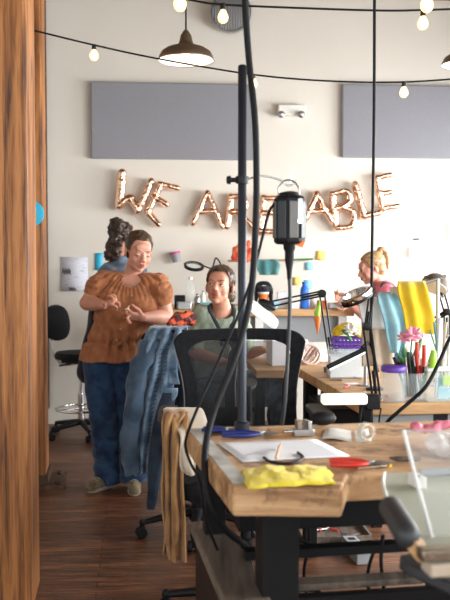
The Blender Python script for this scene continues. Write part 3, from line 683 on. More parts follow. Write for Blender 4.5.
# --- woman A, brown blouse, standing
YA = 5.15
def woman_a():
    t = thing('person', 'woman standing in a rust brown puff-sleeved blouse and blue jeans, looking down at her hands', 'person', (W(108, 400, YA).x, YA, 0))
    hc = W(139, 252, YA - .06); HR = RZ(24) @ RX(14) @ RY(5)
    nb = W(131, 279, YA + .01); ch_ = W(130, 300, YA + .0); wa = W(119, 332, YA + .02); pe = W(113, 356, YA + .02)
    sR = W(105, 281, YA); sL = W(158, 284, YA - .02)
    eR = W(87, 303, YA - .05); wR_ = W(104, 305, YA - .23); eL = W(166, 317, YA - .06); wL = W(143, 317.5, YA - .24)
    hR = V((pe.x - .085, YA + .02, pe.z - .02)); hL = V((pe.x + .085, YA + .02, pe.z - .02))
    kR = W(103, 417, YA - .05); kL = W(129, 421, YA - .0)
    aR = W(107, 469, YA - .02); aL = W(134, 474, YA - .06); aR.z = .10; aL.z = .10
    b = B(); head_shapes(b, hc, HR, 1.03)
    b.cap(hc + HR @ V((0, .022, -.055)), .050, nb + V((0, .0, .0)), .054); b.cap(nb + V((0, .01, .02)), .052, nb + V((0, .01, -.05)), .085)
    b.cap(sR, .060, sL, .060); b.cap(ch_ + V((-.06, 0, 0)), .11, ch_ + V((.06, 0, 0)), .11); b.cap(ch_, .12, wa, .115); b.cap(wa, .115, pe, .10)
    limb(b, [sR, eR, lerp(eR, wR_, .45), wR_], [.060, .047, .043, .027]); limb(b, [sL, eL, lerp(eL, wL, .45), wL], [.060, .048, .045, .028])
    limb(b, [hR, kR, aR], [.085, .060, .040]); limb(b, [hL, kL, aL], [.085, .060, .040])
    hand_shapes(b, wR_, W(113, 302, YA - .27) - wR_, V((.35, .5, -1)), 1.5, .98, -1, .3)
    hand_shapes(b, wL, W(129, 315.5, YA - .28) - wL, V((-.25, .6, .9)), 1.35, .98, -1, .3)
    k = bake(b, .0046, 2); build(k, 'body', M['skin'], t, angle=180)
    head_details(t, hc, HR, 1.03, closed=True, brow=M['dark_hair'])
    # hair pulled back tight
    def p(x, y, z): return hc + HR @ V((x, y, z))
    b = B(); b.ell(p(0, .027, .045), (.083, .096, .083), HR, 24, 16); b.ell(p(0, .06, -.01), (.066, .055, .062), HR); b.ell(p(-.01, .115, .03), (.036, .034, .036), HR)
    kk = bake(b, .004, 2, lambda v, n: .0035 * noise.noise(V((v.x * 60, v.y * 25, v.z * 60))))
    HRi = HR.transposed()
    def keep(c):
        q = HRi @ (c - hc); return not (q.y < -.045 + .35 * (.085 - q.z) and q.z < .082) and not (abs(q.x) > .05 and q.y < .035 and q.z < .012)
    build(cull(kk, keep), 'hair', M['brown_hair'], t, solid=.004, off=1, recalc=False, angle=180)
    # blouse
    b = B(); b.cap(sR + V((.045, 0, -.012)), .070, sL + V((-.045, 0, -.012)), .070, 20); b.cap(ch_ + V((-.055, -.015, .01)), .122, ch_ + V((.06, -.015, .01)), .122, 24)
    b.cap(ch_ + V((-.06, -.015, -.02)), .14, wa + V((-.02, -.01, 0)), .136, 24); b.cap(ch_ + V((.06, -.015, -.02)), .138, wa + V((.03, -.01, 0)), .138, 24)
    b.cap(wa + V((-.02, 0, .02)), .136, pe + V((-.040, 0, -.03)), .168, 24); b.cap(wa + V((.03, 0, .02)), .138, pe + V((.040, 0, -.03)), .168, 24)
    for s_, e_ in ((sR, eR), (sL, eL)):
        m_ = lerp(s_, e_, .28); b.cap(s_ + V((0, 0, -.005)), .066, m_, .080, 20); b.cap(m_, .080, lerp(s_, e_, .50), .060, 20)
    b.cap(nb + V((0, .02, -.02)), .080, ch_ + V((0, .0, .02)), .12)
    hem = W(113, 360, YA).z; wz = W(113, 341, YA).z
    def pl(v, n):
        zt = max(0, min(1, (v.z - ch_.z + .03) / .15)); a = math.atan2(v.y - ch_.y, v.x - (nb.x if zt > .2 else wa.x))
        arm = abs(v.x - ch_.x) > .19 and v.z > ch_.z - .12
        f = .0065 * zt * math.sin(a * 34 + 2 * noise.noise(v * 9)) if not arm else .006 * math.sin(math.atan2(v.y - YA, v.z - sR.z) * 16 + 4 * noise.noise(v * 7))
        cinch = -.020 * math.exp(-((v.z - wz) / .018) ** 2) + (.012 * math.sin(a * 16 + 1.5) * math.exp(-((v.z - wz) / .07) ** 2))
        if arm: cinch = 0
        return f + cinch + .010 * noise.noise(V((v.x * 11, v.y * 11, v.z * 15))) + .006 * noise.noise(V((v.x * 26, v.y * 26, v.z * 20)))
    kk = bake(b, .006, 3, pl)
    def keepb(c):
        if c.z < hem + .004 * math.sin(c.x * 40): return False
        if (c - (lerp(nb, hc, .22) + V((0, -.10, -.02)))).length < .068 or (c - (nb + V((0, .0, .045)))).length < .080: return False
        return True
    build(cull(kk, keepb), 'blouse', M['rust'], t, solid=.004, off=1, recalc=False, angle=180)
    b = B()                                        # placket, buttons, tie belt
    def fr(z, dx=0): q = lerp(wa, ch_, (z - wa.z) / (ch_.z - wa.z)); return V((q.x + dx + .018, YA - .165 - .02 * math.sin((z - 1.0) * 6), z))
    z0, z1 = wz + .02, nb.z - .10
    for i in range(5):
        z = z0 + (z1 - z0) * i / 4; q = fr(z); hit = min((v for v in kk.v if abs(v.z - q.z) < .012 and abs(v.x - q.x) < .012), key=lambda v: v.y, default=q)
        bb = B().lathe([(.001, .005), (.006, .004), (.007, 0)], V((q.x, hit.y - .0045, q.z)), RX(90), 10); build(bb, 'button', M['nickel'], t)
    hit = min((v for v in kk.v if abs(v.z - wz) < .012 and abs(v.x - wa.x - .02) < .02), key=lambda v: v.y)
    kq = V((wa.x + .02, hit.y - .006, wz)); b = B()
    b.ell(kq, (.016, .012, .014)); b.tube([kq, kq + V((.03, -.008, -.02)), kq + V((.035, -.004, -.075))], [.008, .007, .006], 8, 4, .4); b.tube([kq, kq + V((-.015, -.008, -.03)), kq + V((-.02, -.004, -.085))], [.008, .007, .006], 8, 4, .4)
    b.tube([kq, kq + V((-.03, -.008, .014)), kq + V((-.035, -.006, -.012)), kq], .006, 8, 4, .5); b.tube([kq, kq + V((.03, -.008, .014)), kq + V((.035, -.006, -.012)), kq], .006, 8, 4, .5)
    build(b, 'tie_belt', M['rust'], t, angle=180)
    # jeans
    b = B(); b.cap(pe + V((-.04, .01, .02)), .118, pe + V((.04, .01, .02)), .118, 24); b.cap(pe + V((0, .0, -.02)), .11, pe + V((0, 0, -.10)), .09); b.cap(hR + V((0.01, .0, .0)), .112, lerp(hR, kR, .5), .096, 24); b.cap(lerp(hR, kR, .5), .096, kR, .080, 24); b.cap(kR, .080, aR + V((0, 0, .06)), .076, 24)
    b.cap(hL + V((-.01, .0, .0)), .112, lerp(hL, kL, .5), .096, 24); b.cap(lerp(hL, kL, .5), .096, kL, .080, 24); b.cap(kL, .080, aL + V((0, 0, .06)), .076, 24)
    b.cap(aR + V((0, 0, .06)), .083, aR + V((.015, 0, -.02)), .088, 24); b.cap(aL + V((0, 0, .06)), .083, aL + V((0, 0, -.02)), .086, 24)
    def jf(v, n): return .007 * noise.noise(V((v.x * 9, v.y * 9, v.z * 16))) + .007 * math.sin(v.z * 75 + 5 * noise.noise(v * 8)) * math.exp(-((v.z - .22) / .14) ** 2) + .004 * math.sin(v.z * 60 + 6 * noise.noise(v * 7)) * math.exp(-((v.z - .48) / .09) ** 2)
    kk = bake(b, .007, 3, jf); build(cull(kk, lambda c: c.z > .045 + .02 * math.sin(c.x * 20) and c.z < pe.z + .10), 'jeans', M['jeans'], t, solid=.004, off=1, recalc=False, angle=180)
    for a_, d_ in ((aR, V((-.55, -.85, 0))), (aL, V((.12, -1, 0)))):
        h = a_ - d_.normalized() * .03; b = B(); shoe(b, h, d_); kk = bake(b, .005, 3, folds((60, 60, 60), .0015)); sh = build(cull(kk, lambda c: c.z > .014), 'shoe', M['shoe'], t, recalc=False, angle=180)
        b = B(); sole(b, h, d_); build(b, 'sole', M['sole'], sh, bevel=.003)
        b = B(); dn = d_.normalized(); s = V((-dn.y, dn.x, 0))
        for i in range(4): c = h + dn * (.075 + .022 * i); z = .092 - .006 * i; b.tube([V((c.x, c.y, z)) + s * .024 + V((0, 0, -.008)), V((c.x, c.y, z + .003)) + dn * .006, V((c.x, c.y, z)) - s * .024 + V((0, 0, -.008))], .0028, 6, 3)
        build(b, 'laces', M['sole'], sh)
    # jewellery piece between the fingers
    a = W(115, 307, YA - .325); c = W(127, 309, YA - .33); b = B(); b.tube([a, lerp(a, c, .5) + V((0, 0, -.012)), c], .0014, 6, 6)
    b.tube([c + V((.006 * math.cos(q), 0, .006 * math.sin(q))) for q in [2 * PI * i / 14 for i in range(15)]], .0015, 6)
    solo(b, 'fine_chain', M['chrome'], 'fine silver chain held between the hands of the brown-blouse woman', 'chain')
    return t
woman_a()
# --- woman B, dark curly hair, behind
YB_ = 6.2
def woman_b():
    t = thing('person', 'person with dark curly hair and a denim shirt standing behind the brown-blouse woman', 'person', (W(118, 400, YB_).x, YB_, 0))
    hc = W(126, 238, YB_); HR = RZ(115) @ RX(10)
    nb = W(120, 258, YB_ + .02); ch_ = W(119, 285, YB_); wa = W(117, 318, YB_); pe = W(117, 345, YB_)
    sR = W(109, 273, YB_ + .0); sL = W(137, 272, YB_ + .10); eR = W(99, 303, YB_ - .02); wR_ = W(122, 310, YB_ + .2); eL = W(143, 302, YB_ + .15); wL = W(140, 305, YB_ + .33)
    hR = pe + V((-.08, 0, -.02)); hL = pe + V((.07, .02, -.02)); kR = W(112, 385, YB_); kL = W(125, 380, YB_ + .05); aR = V((kR.x + .0, YB_ + .02, .1)); aL = V((kL.x, YB_ - .02, .1))
    b = B(); head_shapes(b, hc, HR, .95); b.cap(hc + HR @ V((0, .02, -.05)), .05, nb, .055); b.cap(sR, .06, sL, .06); b.cap(ch_, .125, wa, .11); b.cap(wa, .11, pe, .135)
    limb(b, [sR, eR, wR_], [.058, .044, .027]); limb(b, [sL, eL, wL], [.058, .044, .027]); limb(b, [hR, kR, aR], [.09, .06, .04]); limb(b, [hL, kL, aL], [.09, .06, .04])
    hand_shapes(b, wR_, V((.4, 1, .1)), V((0, 0, -1)), .5, .95); hand_shapes(b, wL, V((-.2, 1, 0)), V((0, 0, -1)), .5, .95, -1)
    k = bake(b, .007, 2); build(k, 'body', M['skin_tan'], t, angle=180); head_details(t, hc, HR, .95)
    random.seed(3); b = B(); b.ell(hc + HR @ V((0, .035, .035)), (.082, .085, .082), HR)
    for i in range(60):
        a = random.uniform(0, 2 * PI); z = random.uniform(-.16, .11); r = .075 * math.sqrt(max(.1, 1 - (z / .16) ** 2)); y = random.uniform(.0, .09)
        b.ell(hc + HR @ V((r * math.cos(a), .045 + y * .6 * abs(math.sin(a)) + .02, z)), random.uniform(.020, .034))
    kk = bake(b, .007, 1, lambda v, n: .011 * noise.noise(v * 45) + .007 * noise.noise(v * 90)); HRi = HR.transposed()
    build(cull(kk, lambda c: not ((HRi @ (c - hc)).y < -.03 and (HRi @ (c - hc)).z < .05)), 'hair', M['dark_hair'], t, solid=.003, off=1, recalc=False, angle=180)
    b = B(); b.cap(sR, .075, sL, .075, 20); b.cap(ch_ + V((-.04, 0, .03)), .135, wa, .128, 20); b.cap(ch_ + V((.04, 0, .03)), .135, wa, .128, 20); b.cap(wa, .128, pe, .142, 20); limb(b, [sR, eR, lerp(eR, wR_, .6)], [.075, .058, .046]); limb(b, [sL, eL, lerp(eL, wL, .6)], [.075, .058, .046]); b.cap(nb + V((0, 0, .0)), .064, nb + V((0, 0, -.05)), .10)
    kk = bake(b, .009, 3, folds((12, 12, 16), .008)); build(cull(kk, lambda c: c.z > pe.z - .03 and not ((c - (nb + V((0, 0, .06)))).length < .07)), 'shirt', M['denimgrey'], t, solid=.004, off=1, recalc=False, angle=180)
    b = B(); b.cap(ch_ + V((-.03, 0, 0)), .145, wa, .137, 20); b.cap(ch_ + V((.03, 0, 0)), .145, wa, .137, 20); b.cap(wa, .137, pe, .155, 20); b.cap(pe, .16, lerp(pe, kR, .9), .16, 20); b.cap(pe, .155, lerp(pe, kL, .9), .15, 20); b.cap(pe + V((-.05, 0, .03)), .14, lerp(pe, kR, 1.0) + V((-.07, -.02, 0)), .13, 20); b.cap(W(98, 305, YB_ + .05), .06, W(88, 372, YB_ + .05), .075, 20); b.cap(W(108, 318, YB_ + .03), .09, W(98, 372, YB_ + .03), .09, 20)
    kk = bake(b, .010, 3, folds((14, 14, 3), .016)); build(cull(kk, lambda c: c.z > kR.z - .04 and c.z < ch_.z + .13 - .5 * abs(c.x - ch_.x)), 'apron', M['strap'], t, solid=.004, off=1, recalc=False, angle=180)
    b = B(); b.tube([sR + V((.03, -.075, .0)), sR + V((.04, -.02, .085)), sR + V((.05, .06, .06))], .012, 8, 5, .4); build(b, 'apron_strap', M['strap'], t)
    b = B(); limb(b, [hR, kR, aR + V((0, 0, .02))], [.10, .078, .062]); limb(b, [hL, kL, aL + V((0, 0, .02))], [.10, .078, .062]); kk = bake(b, .009, 3, folds((14, 14, 14), .008)); build(cull(kk, lambda c: c.z > .055), 'trousers', M['strap'], t, solid=.003, off=1, recalc=False, angle=180)
    for a_, d_ in ((aR, V((.25, -1, 0))), (aL, V((.5, -.8, 0)))):
        h = a_ - d_.normalized() * .03; b = B(); shoe(b, h, d_); kk = bake(b, .006, 3); sh = build(cull(kk, lambda c: c.z > .012), 'shoe', M['pink'], t, recalc=False, angle=180); b = B(); sole(b, h, d_); build(b, 'sole', M['sole'], sh)
woman_b()
# --- woman C, sage shirt, seated and looking back over her shoulder
YC = 4.75
def woman_c():
    t = thing('person', 'seated woman in a sage green shirt with black apron strap looking up over her shoulder', 'person', (W(222, 400, YC + .1).x, YC + .1, 0))
    hc = W(219.5, 286, YC); HR = RZ(-13) @ RX(-7) @ RY(3)
    nb = W(222, 309, YC + .05); ch_ = W(217, 335, YC + .08); wa = W(214, 365, YC + .12); pe = V((W(212, 400, YC + .12).x, YC + .12, .66))
    sR = W(203, 318, YC + .05); sL = W(236, 319, YC + .10); eR = W(192, 352, YC - .0); wR_ = W(222, 362, YC - .15); eL = W(246, 354, YC + .08); wL = W(262, 350, YC + .02)
    kR = pe + V((.41, -.14, .0)); kL = pe + V((.41, .12, .0)); hR = pe + V((.02, -.08, 0)); hL = pe + V((.02, .08, 0)); aR = kR + V((0, -.0, -.48)); aL = kL + V((0, 0, -.48)); aR.z = aL.z = .10
    b = B(); head_shapes(b, hc, HR, .97); b.cap(hc + HR @ V((0, .02, -.05)), .047, nb, .052); b.cap(nb, .055, ch_, .09); b.cap(sR, .058, sL, .058); b.cap(ch_, .125, wa, .11); b.cap(wa, .11, pe, .125)
    limb(b, [sR, eR, wR_], [.055, .042, .026]); limb(b, [sL, eL, wL], [.055, .042, .026]); limb(b, [hR, kR, aR], [.088, .06, .04]); limb(b, [hL, kL, aL], [.088, .06, .04])
    hand_shapes(b, wR_, V((1, -.3, .1)), V((0, 0, -1)), .6, .95); hand_shapes(b, wL, V((1, -.2, 0)), V((0, 0, -1)), .6, .95, -1)
    k = bake(b, .005, 2); build(k, 'body', M['skin_tan'], t, angle=180); head_details(t, hc, HR, .97, look=(-.004, .0015), brow=M['dark_hair'])
    b = B(); b.ell(hc + HR @ V((0, .026, .043)), (.081, .093, .080), HR, 24, 16); b.ell(hc + HR @ V((.0, .055, -.02)), (.070, .058, .075), HR); b.ell(hc + HR @ V((.025, .115, -.045)), (.045, .04, .045), HR)
    kk = bake(b, .004, 2, lambda v, n: .006 * noise.noise(V((v.x * 70, v.y * 40, v.z * 40)))); HRi = HR.transposed()
    def keep(c):
        q = HRi @ (c - hc); return not (q.y < -.042 + .35 * (.075 - q.z) and q.z < .078) and not (q.x < -.05 and q.y < .03 and q.z < .02)
    build(cull(kk, keep), 'hair', M['brown_hair'], t, solid=.004, off=1, recalc=False, angle=180)
    b = B(); b.cap(sR, .074, sL, .074, 20); b.cap(ch_ + V((-.05, 0, .03)), .130, wa, .126, 20); b.cap(ch_ + V((.05, 0, .03)), .130, wa, .126, 20); b.cap(wa, .126, pe, .14, 20); b.cap(nb + V((0, 0, -.02)), .068, ch_, .11)
    for s_, e_ in ((sR, eR), (sL, eL)): b.cap(s_, .076, lerp(s_, e_, .75), .068, 20)
    kk = bake(b, .007, 3, folds((14, 14, 18), .010)); ctr = lerp(nb, hc, .2) + V((0, -.04, .0))
    build(cull(kk, lambda c: c.z > pe.z - .05 and (c - ctr).length > .088), 'shirt', M['sage'], t, solid=.004, off=1, recalc=False, angle=180)
    b = B(); b.tube([nb + V((-.062, .03, .03)), nb + V((-.070, -.045, -.0)), nb + V((-.045, -.105, -.05)), ch_ + V((.02, -.145, .03)), ch_ + V((.03, -.150, -.05))], .011, 8, 6, .35); b.tube([nb + V((.064, .03, .025)), nb + V((.070, -.05, -.02)), ch_ + V((.075, -.14, .03))], .011, 8, 6, .35)
    b.tube([nb + V((-.062, .03, .03)), nb + V((0, .072, .035)), nb + V((.064, .03, .025))], .011, 8, 6, .35); build(b, 'apron_strap', M['strap'], t)
    b = B(); limb(b, [hR, kR, aR + V((0, 0, .02))], [.105, .08, .062], 20); limb(b, [hL, kL, aL + V((0, 0, .02))], [.105, .08, .062], 20); b.cap(hR, .12, hL, .12); kk = bake(b, .009, 3, folds((14, 14, 14), .008)); build(cull(kk, lambda c: c.z > .06), 'trousers', M['denimgrey'], t, solid=.003, off=1, recalc=False, angle=180)
    for a_ in (aR, aL):
        h = a_ + V((-.03, 0, 0)); b = B(); shoe(b, h, V((1, 0, 0))); kk = bake(b, .006, 3); sh = build(cull(kk, lambda c: c.z > .012), 'shoe', M['strap'], t, recalc=False, angle=180); b = B(); sole(b, h, V((1, 0, 0))); build(b, 'sole', M['sole'], sh)
woman_c()
# --- woman D, blonde, working at right
YD = 6.2
def woman_d():
    t = thing('person', 'blonde woman with hair tied up in a pink shirt bent over her work', 'person', (W(384, 400, YD).x, YD, 0))
    hc = W(371, 268.5, YD); HR = RZ(-82) @ RX(16)
    nb = W(380, 284, YD + .02); ch_ = W(387, 306, YD); wa = W(390, 340, YD); pe = V((W(388, 400, YD).x, YD, .66))
    sN = W(386, 291, YD - .14); sF = W(382, 291, YD + .16); eN = W(374, 325, YD - .18); wN = W(351, 305, YD - .12); eF = W(372, 318, YD + .2); wF = W(350, 300, YD + .10)
    kN = pe + V((-.42, -.12, .0)); kF = pe + V((-.42, .12, .0)); aN = V((kN.x, kN.y, .1)); aF = V((kF.x, kF.y, .1)); hN = pe + V((0, -.08, 0)); hF = pe + V((0, .08, 0))
    b = B(); head_shapes(b, hc, HR, .97); b.cap(hc + HR @ V((0, .02, -.05)), .046, nb, .05); b.cap(nb, .05, ch_, .09); b.cap(sN, .055, sF, .055); b.cap(ch_, .12, wa, .11); b.cap(wa, .11, pe, .125)
    limb(b, [sN, eN, wN], [.052, .04, .026]); limb(b, [sF, eF, wF], [.052, .04, .026]); limb(b, [hN, kN, aN], [.088, .06, .04]); limb(b, [hF, kF, aF], [.088, .06, .04])
    hand_shapes(b, wN, V((-1, .1, .45)), V((.2, .5, -.2)), 1.0, .95); hand_shapes(b, wF, V((-1, -.2, .4)), V((0, -.5, -.2)), 1.0, .95, -1)
    k = bake(b, .006, 2); build(k, 'body', M['skin'], t, angle=180); head_details(t, hc, HR, .97, look=(0, -.002), brow=M['blonde_hair'])
    HRi = HR.transposed(); b = B(); b.ell(hc + HR @ V((0, .026, .042)), (.081, .093, .081), HR, 24, 16); b.ell(hc + HR @ V((0, .055, -.01)), (.060, .050, .065), HR); b.tube([hc + HR @ V((0, .085, .07)), hc + HR @ V((0, .105, .115)), hc + HR @ V((0, .135, .09)), hc + HR @ V((0, .14, .03)), hc + HR @ V((0, .125, -.04))], [.022, .020, .018, .014, .006], 12, 5)
    kk = bake(b, .0045, 2, lambda v, n: .003 * noise.noise(V((v.x * 50, v.y * 70, v.z * 50))))
    def keep(c):
        q = HRi @ (c - hc); return not (q.y < -.042 + .35 * (.075 - q.z) and q.z < .080) and not (abs(q.x) > .05 and q.y < .03 and q.z < .01)
    build(cull(kk, keep), 'hair', M['blonde_hair'], t, solid=.004, off=1, recalc=False, angle=180)
    b = B(); b.tube([hc + HR @ (V((.026 * math.cos(a), .092 + .026 * math.sin(a), .078))) for a in [2 * PI * i / 16 for i in range(17)]], .007, 8); build(b, 'hair_tie', M['strap'], t)
    b = B(); b.cap(sN, .072, sF, .072, 20); b.cap(ch_ + V((0, -.03, .03)), .13, wa, .125, 20); b.cap(ch_ + V((0, .03, .03)), .13, wa, .125, 20); b.cap(wa, .125, pe, .14, 20); b.cap(nb + V((0, 0, -.02)), .062, ch_, .10); limb(b, [sN, lerp(sN, eN, .8)], [.072, .064]); limb(b, [sF, lerp(sF, eF, .8)], [.072, .064])
    kk = bake(b, .008, 3, folds((14, 14, 18), .009)); build(cull(kk, lambda c: c.z > pe.z - .05 and (c - (nb + V((-.02, 0, .055)))).length > .075), 'shirt', M['pink'], t, solid=.004, off=1, recalc=False, angle=180)
    b = B(); b.tube([sN + V((-.075, -.02, -.05)), sN + V((-.03, -.035, .055)), sN + V((.05, -.03, .04)), sN + V((.10, -.02, -.05)), sN + V((.13, -.01, -.15))], .017, 8, 6, .35); b.tube([sF + V((-.075, .02, -.05)), sF + V((-.03, .035, .055)), sF + V((.05, .03, .04)), sF + V((.10, .02, -.05))], .017, 8, 6, .35); build(b, 'apron_strap', M['strap'], t)
    b = B(); limb(b, [hN, kN, aN + V((0, 0, .02))], [.10, .075, .06], 20); limb(b, [hF, kF, aF + V((0, 0, .02))], [.10, .075, .06], 20); b.cap(hN, .115, hF, .115); kk = bake(b, .009, 3, folds((14, 14, 14), .008)); build(cull(kk, lambda c: c.z > .06), 'trousers', M['jeans'], t, solid=.003, off=1, recalc=False, angle=180)
    for a_ in (aN, aF):
        h = a_ + V((.03, 0, 0)); b = B(); shoe(b, h, V((-1, 0, 0))); kk = bake(b, .006, 3); sh = build(cull(kk, lambda c: c.z > .012), 'shoe', M['shoe'], t, recalc=False, angle=180); b = B(); sole(b, h, V((-1, 0, 0))); build(b, 'sole', M['sole'], sh)
    st = thing('work_stool', 'black round stool under the blonde woman', 'stool', (pe.x, pe.y, 0)); b = B().lathe([(.14, .48), (.165, .49), (.165, .535), (.14, .545)], (pe.x, pe.y, 0), n=24); build(b, 'seat', M['black'], st)
    for i in range(4): a = PI / 4 + i * PI / 2; d = V((math.cos(a), math.sin(a), 0)); b = B().tube([pe * V((1, 1, 0)) if False else V((pe.x, pe.y, .485)) + d * .11, V((pe.x, pe.y, 0)) + d * .2], .013, 10); build(b, 'leg', M['steel'], st)
woman_d()
# ---------------------------------------------------------------- helpers for furniture and clutter
def drape(rows, n=14, folds_=3, amp=.012, seed=0, sub=4, ph=0, wob=0):
    """rows of (y, x0, x1, Y): a hanging cloth with vertical folds"""
    R = []
    pts = [V((r[0], r[1], r[2])) for r in rows]; ds = [V((r[3], 0, 0)) for r in rows]
    P_ = spline(pts, sub); D_ = spline(ds, sub); g = []
    for i, (p, d) in enumerate(zip(P_, D_)):
        row = []
        for j in range(n + 1):
            u = j / n; f = amp * math.sin(2 * PI * folds_ * u + ph + 1.4 * noise.noise(V((i * .13, seed, 0)))) * min(1, .25 + i / len(P_) * 1.4) + amp * .8 * noise.noise(V((u * 4, i * .22, seed)))
            q = W(p.y + (p.z - p.y) * u, p.x + wob * math.sin(u * 7 + seed) * (i / len(P_)), d.x); row.append(q + V((0, f, 0)))
        g.append(row)
    return B().sheet(g)
def rod(b, p, q, r, n=10): return b.tube([p, q], r, n)
def bx(b, c, s, deg=0, R=None): return b.box(c, s, R or RZ(deg))
def poly_top(b, pts, z0, z1): return b.prism([(p.x, p.y) for p in pts], z0, z1)
ZB = .90
# ---------------------------------------------------------------- near bench
A = T(233, 487, ZB); Bc = T(341.5, 488, ZB); B2 = T(347, 474, ZB); C_ = T(185, 428, ZB); CR = T(450, 420, ZB)
u9 = (CR - C_).normalized(); v9 = (C_ - A).normalized()
R2_ = B2 + u9 * .62; R3 = R2_ - v9 * .1; R4 = R3 + u9 * .2; CB = C_ + u9 * 1.2
bench = thing('work_bench', 'near jewellery bench with a thick pale scarred wooden top, yellow cloth at its corner', 'workbench', (A.x, A.y, 0), 0, 'wooden jewellery benches')
b = B(); poly_top(b, [A, Bc, B2, R2_, R3, R4, CB, C_], ZB - .067, ZB); build(b, 'bench_top', M['bench'], bench, smooth=False, bevel=.006)
b = B(); e0 = A + v9 * .03 + u9 * .006; e1 = C_ - v9 * .03 + u9 * .006
poly_top(b, [e0, e0 + u9 * .038, e1 + u9 * .038, e1], ZB, ZB + .0022); build(b, 'edge_plate', M['platemetal'] if 'platemetal' in M else plain('platemetal', (.52, .52, .50), .45, .3, .35, 14), bench, smooth=False)
def leg_at(px, Y, w, top, parent=bench, mat='blacksteel', d=None):
    x = W(px, 500, Y).x; b = B(); bx(b, (x, Y, top / 2), (w, d or w, top), 9); build(b, 'leg', M[mat], parent, smooth=False, bevel=.003)
leg_at(277, 2.0, .09, ZB - .067); leg_at(214, 2.44, .06, ZB - .067)
x_ = (C_ + u9 * 1.1).x; y_ = (C_ + u9 * 1.1).y - .05
for p in ((R4 - u9 * .06 + v9 * .06), (CB - u9 * .06 - v9 * .05)):
    b = B(); bx(b, (p.x, p.y, (ZB - .067) / 2), (.09, .09, ZB - .067), 9); build(b, 'leg', M['blacksteel'], bench, smooth=False, bevel=.003)
# side shelf plank, black panel, drawer box, rails
s0 = V((W(236, 560, 1.97).x, 1.97, .585)); s1 = V((W(214, 540, 2.5).x + .01, 2.5, .585)); m_ = (s0 + s1) / 2
b = B(); bx(b, m_, (.11, .62, .035), 10); build(b, 'side_plank', M['shelfwood'], bench, smooth=False, bevel=.004)
b = B(); bx(b, m_ + V((-.04, 0, -.26)), (.014, .50, .48), 10); build(b, 'side_panel', M['black'], bench, smooth=False)
dc_ = C_ + u9 * .60 - v9 * .16; b = B(); bx(b, (dc_.x, dc_.y, .745), (.98, .2, .170), 9); build(b, 'drawer_box', M['black'], bench, smooth=False, bevel=.004)
b = B(); q = A + u9 * .62 + v9 * .30; bx(b, (q.x, q.y, .64), (1.05, .04, .022), 9); build(b, 'rail', M['blacksteel'], bench, smooth=False)
b = B(); q = A + u9 * .62 + v9 * .12; bx(b, (q.x, q.y, .53), (1.02, .03, .13), 9); build(b, 'rail', M['blacksteel'], bench, smooth=False)
b = B(); q = A + u9 * .62 + v9 * .215; bx(b, (q.x, q.y, .585), (1.02, .05, .016), 9); build(b, 'low_shelf', M['shelfwood'], bench, smooth=False)
def lay(px, py, z=ZB): return T(px, py, z)
# paper
b = B(); cs = [lay(217, 443.5), lay(243, 463), lay(350, 457), lay(316, 440)]
g = [[cs[0].lerp(cs[1], i / 8).lerp(cs[3].lerp(cs[2], i / 8), j / 10) + V((0, 0, .002 + .002 * abs(noise.noise(V((i * .4, j * .4, 1)))))) for j in range(11)] for i in range(9)]
b.sheet(g); solo(b, 'paper_sheet', M['paper'], 'large white paper sheet lying on the near bench behind the yellow cloth', 'paper', solid=.001)
# yellow cloth
b = B(); cs = [lay(243, 471), lay(247, 490), lay(334, 485), lay(326, 468)]
nI, nJ = 22, 40; g = []
for i in range(nI + 1):
    row = []
    for j in range(nJ + 1):
        u, v = j / nJ, i / nI; e = math.sin(PI * u) ** .4 * math.sin(PI * v) ** .5 if 0 < u < 1 and 0 < v < 1 else 0
        p = cs[0].lerp(cs[1], v).lerp(cs[3].lerp(cs[2], v), u); k = V((u * 6, v * 3, 2))
        p = p + V((.010 * noise.noise(k * 1.7), .010 * noise.noise(k * 1.3 + V((9, 0, 0))), .003 + e * (.012 + .010 * noise.noise(k * 1.2) + .006 * abs(noise.noise(k * 2.6))))); row.append(p)
    g.append(row)
b.sheet(g); solo(b, 'yellow_cloth', M['gloveyellow'], 'crumpled bright yellow cloth on the front corner of the near bench', 'cloth', solid=.004, angle=180)
# pliers
def pliers(name, base, d, hm, label, L=.13, spread=.020, curve=.018, z=ZB, grp=None):
    t = thing(name, label, 'pliers', base, 0, grp); d = V((math.cos(d), math.sin(d), 0)); s = V((-d.y, d.x, 0)); o = V((base[0], base[1], z + .010))
    for k in (-1, 1):
        b = B(); b.tube([o, o + d * L * .3 + s * k * curve, o + d * L * .65 + s * k * (curve + .004), o + d * L + s * k * spread], [.005, .0085, .009, .0065], 10, 5, .8); build(b, 'handle', M[hm], t)
        b = B(); b.tube([o + d * .006, o - d * .02 + s * k * .007, o - d * .05 + s * k * .002], [.008, .0065, .002], 8, 4, .8); build(b, 'jaw', M['steel'], t)
    b = B().lathe([(.009, -.007), (.010, 0), (.009, .007)], o, n=14); build(b, 'pivot', M['steel'], t)
p = lay(371, 467); pliers('pliers', p, math.radians(176), 'red', 'red-handled pliers lying on the near bench right of the yellow cloth', .10)
p = lay(262, 437); pliers('pliers', p, math.radians(184), 'navy', 'navy-handled pliers at the foot of the upright pole', .115)
p = lay(228, 433); pliers('pliers', p, math.radians(172), 'navy', 'small navy-handled pliers on the near bench corner left of the pole', .075, .012, .010)
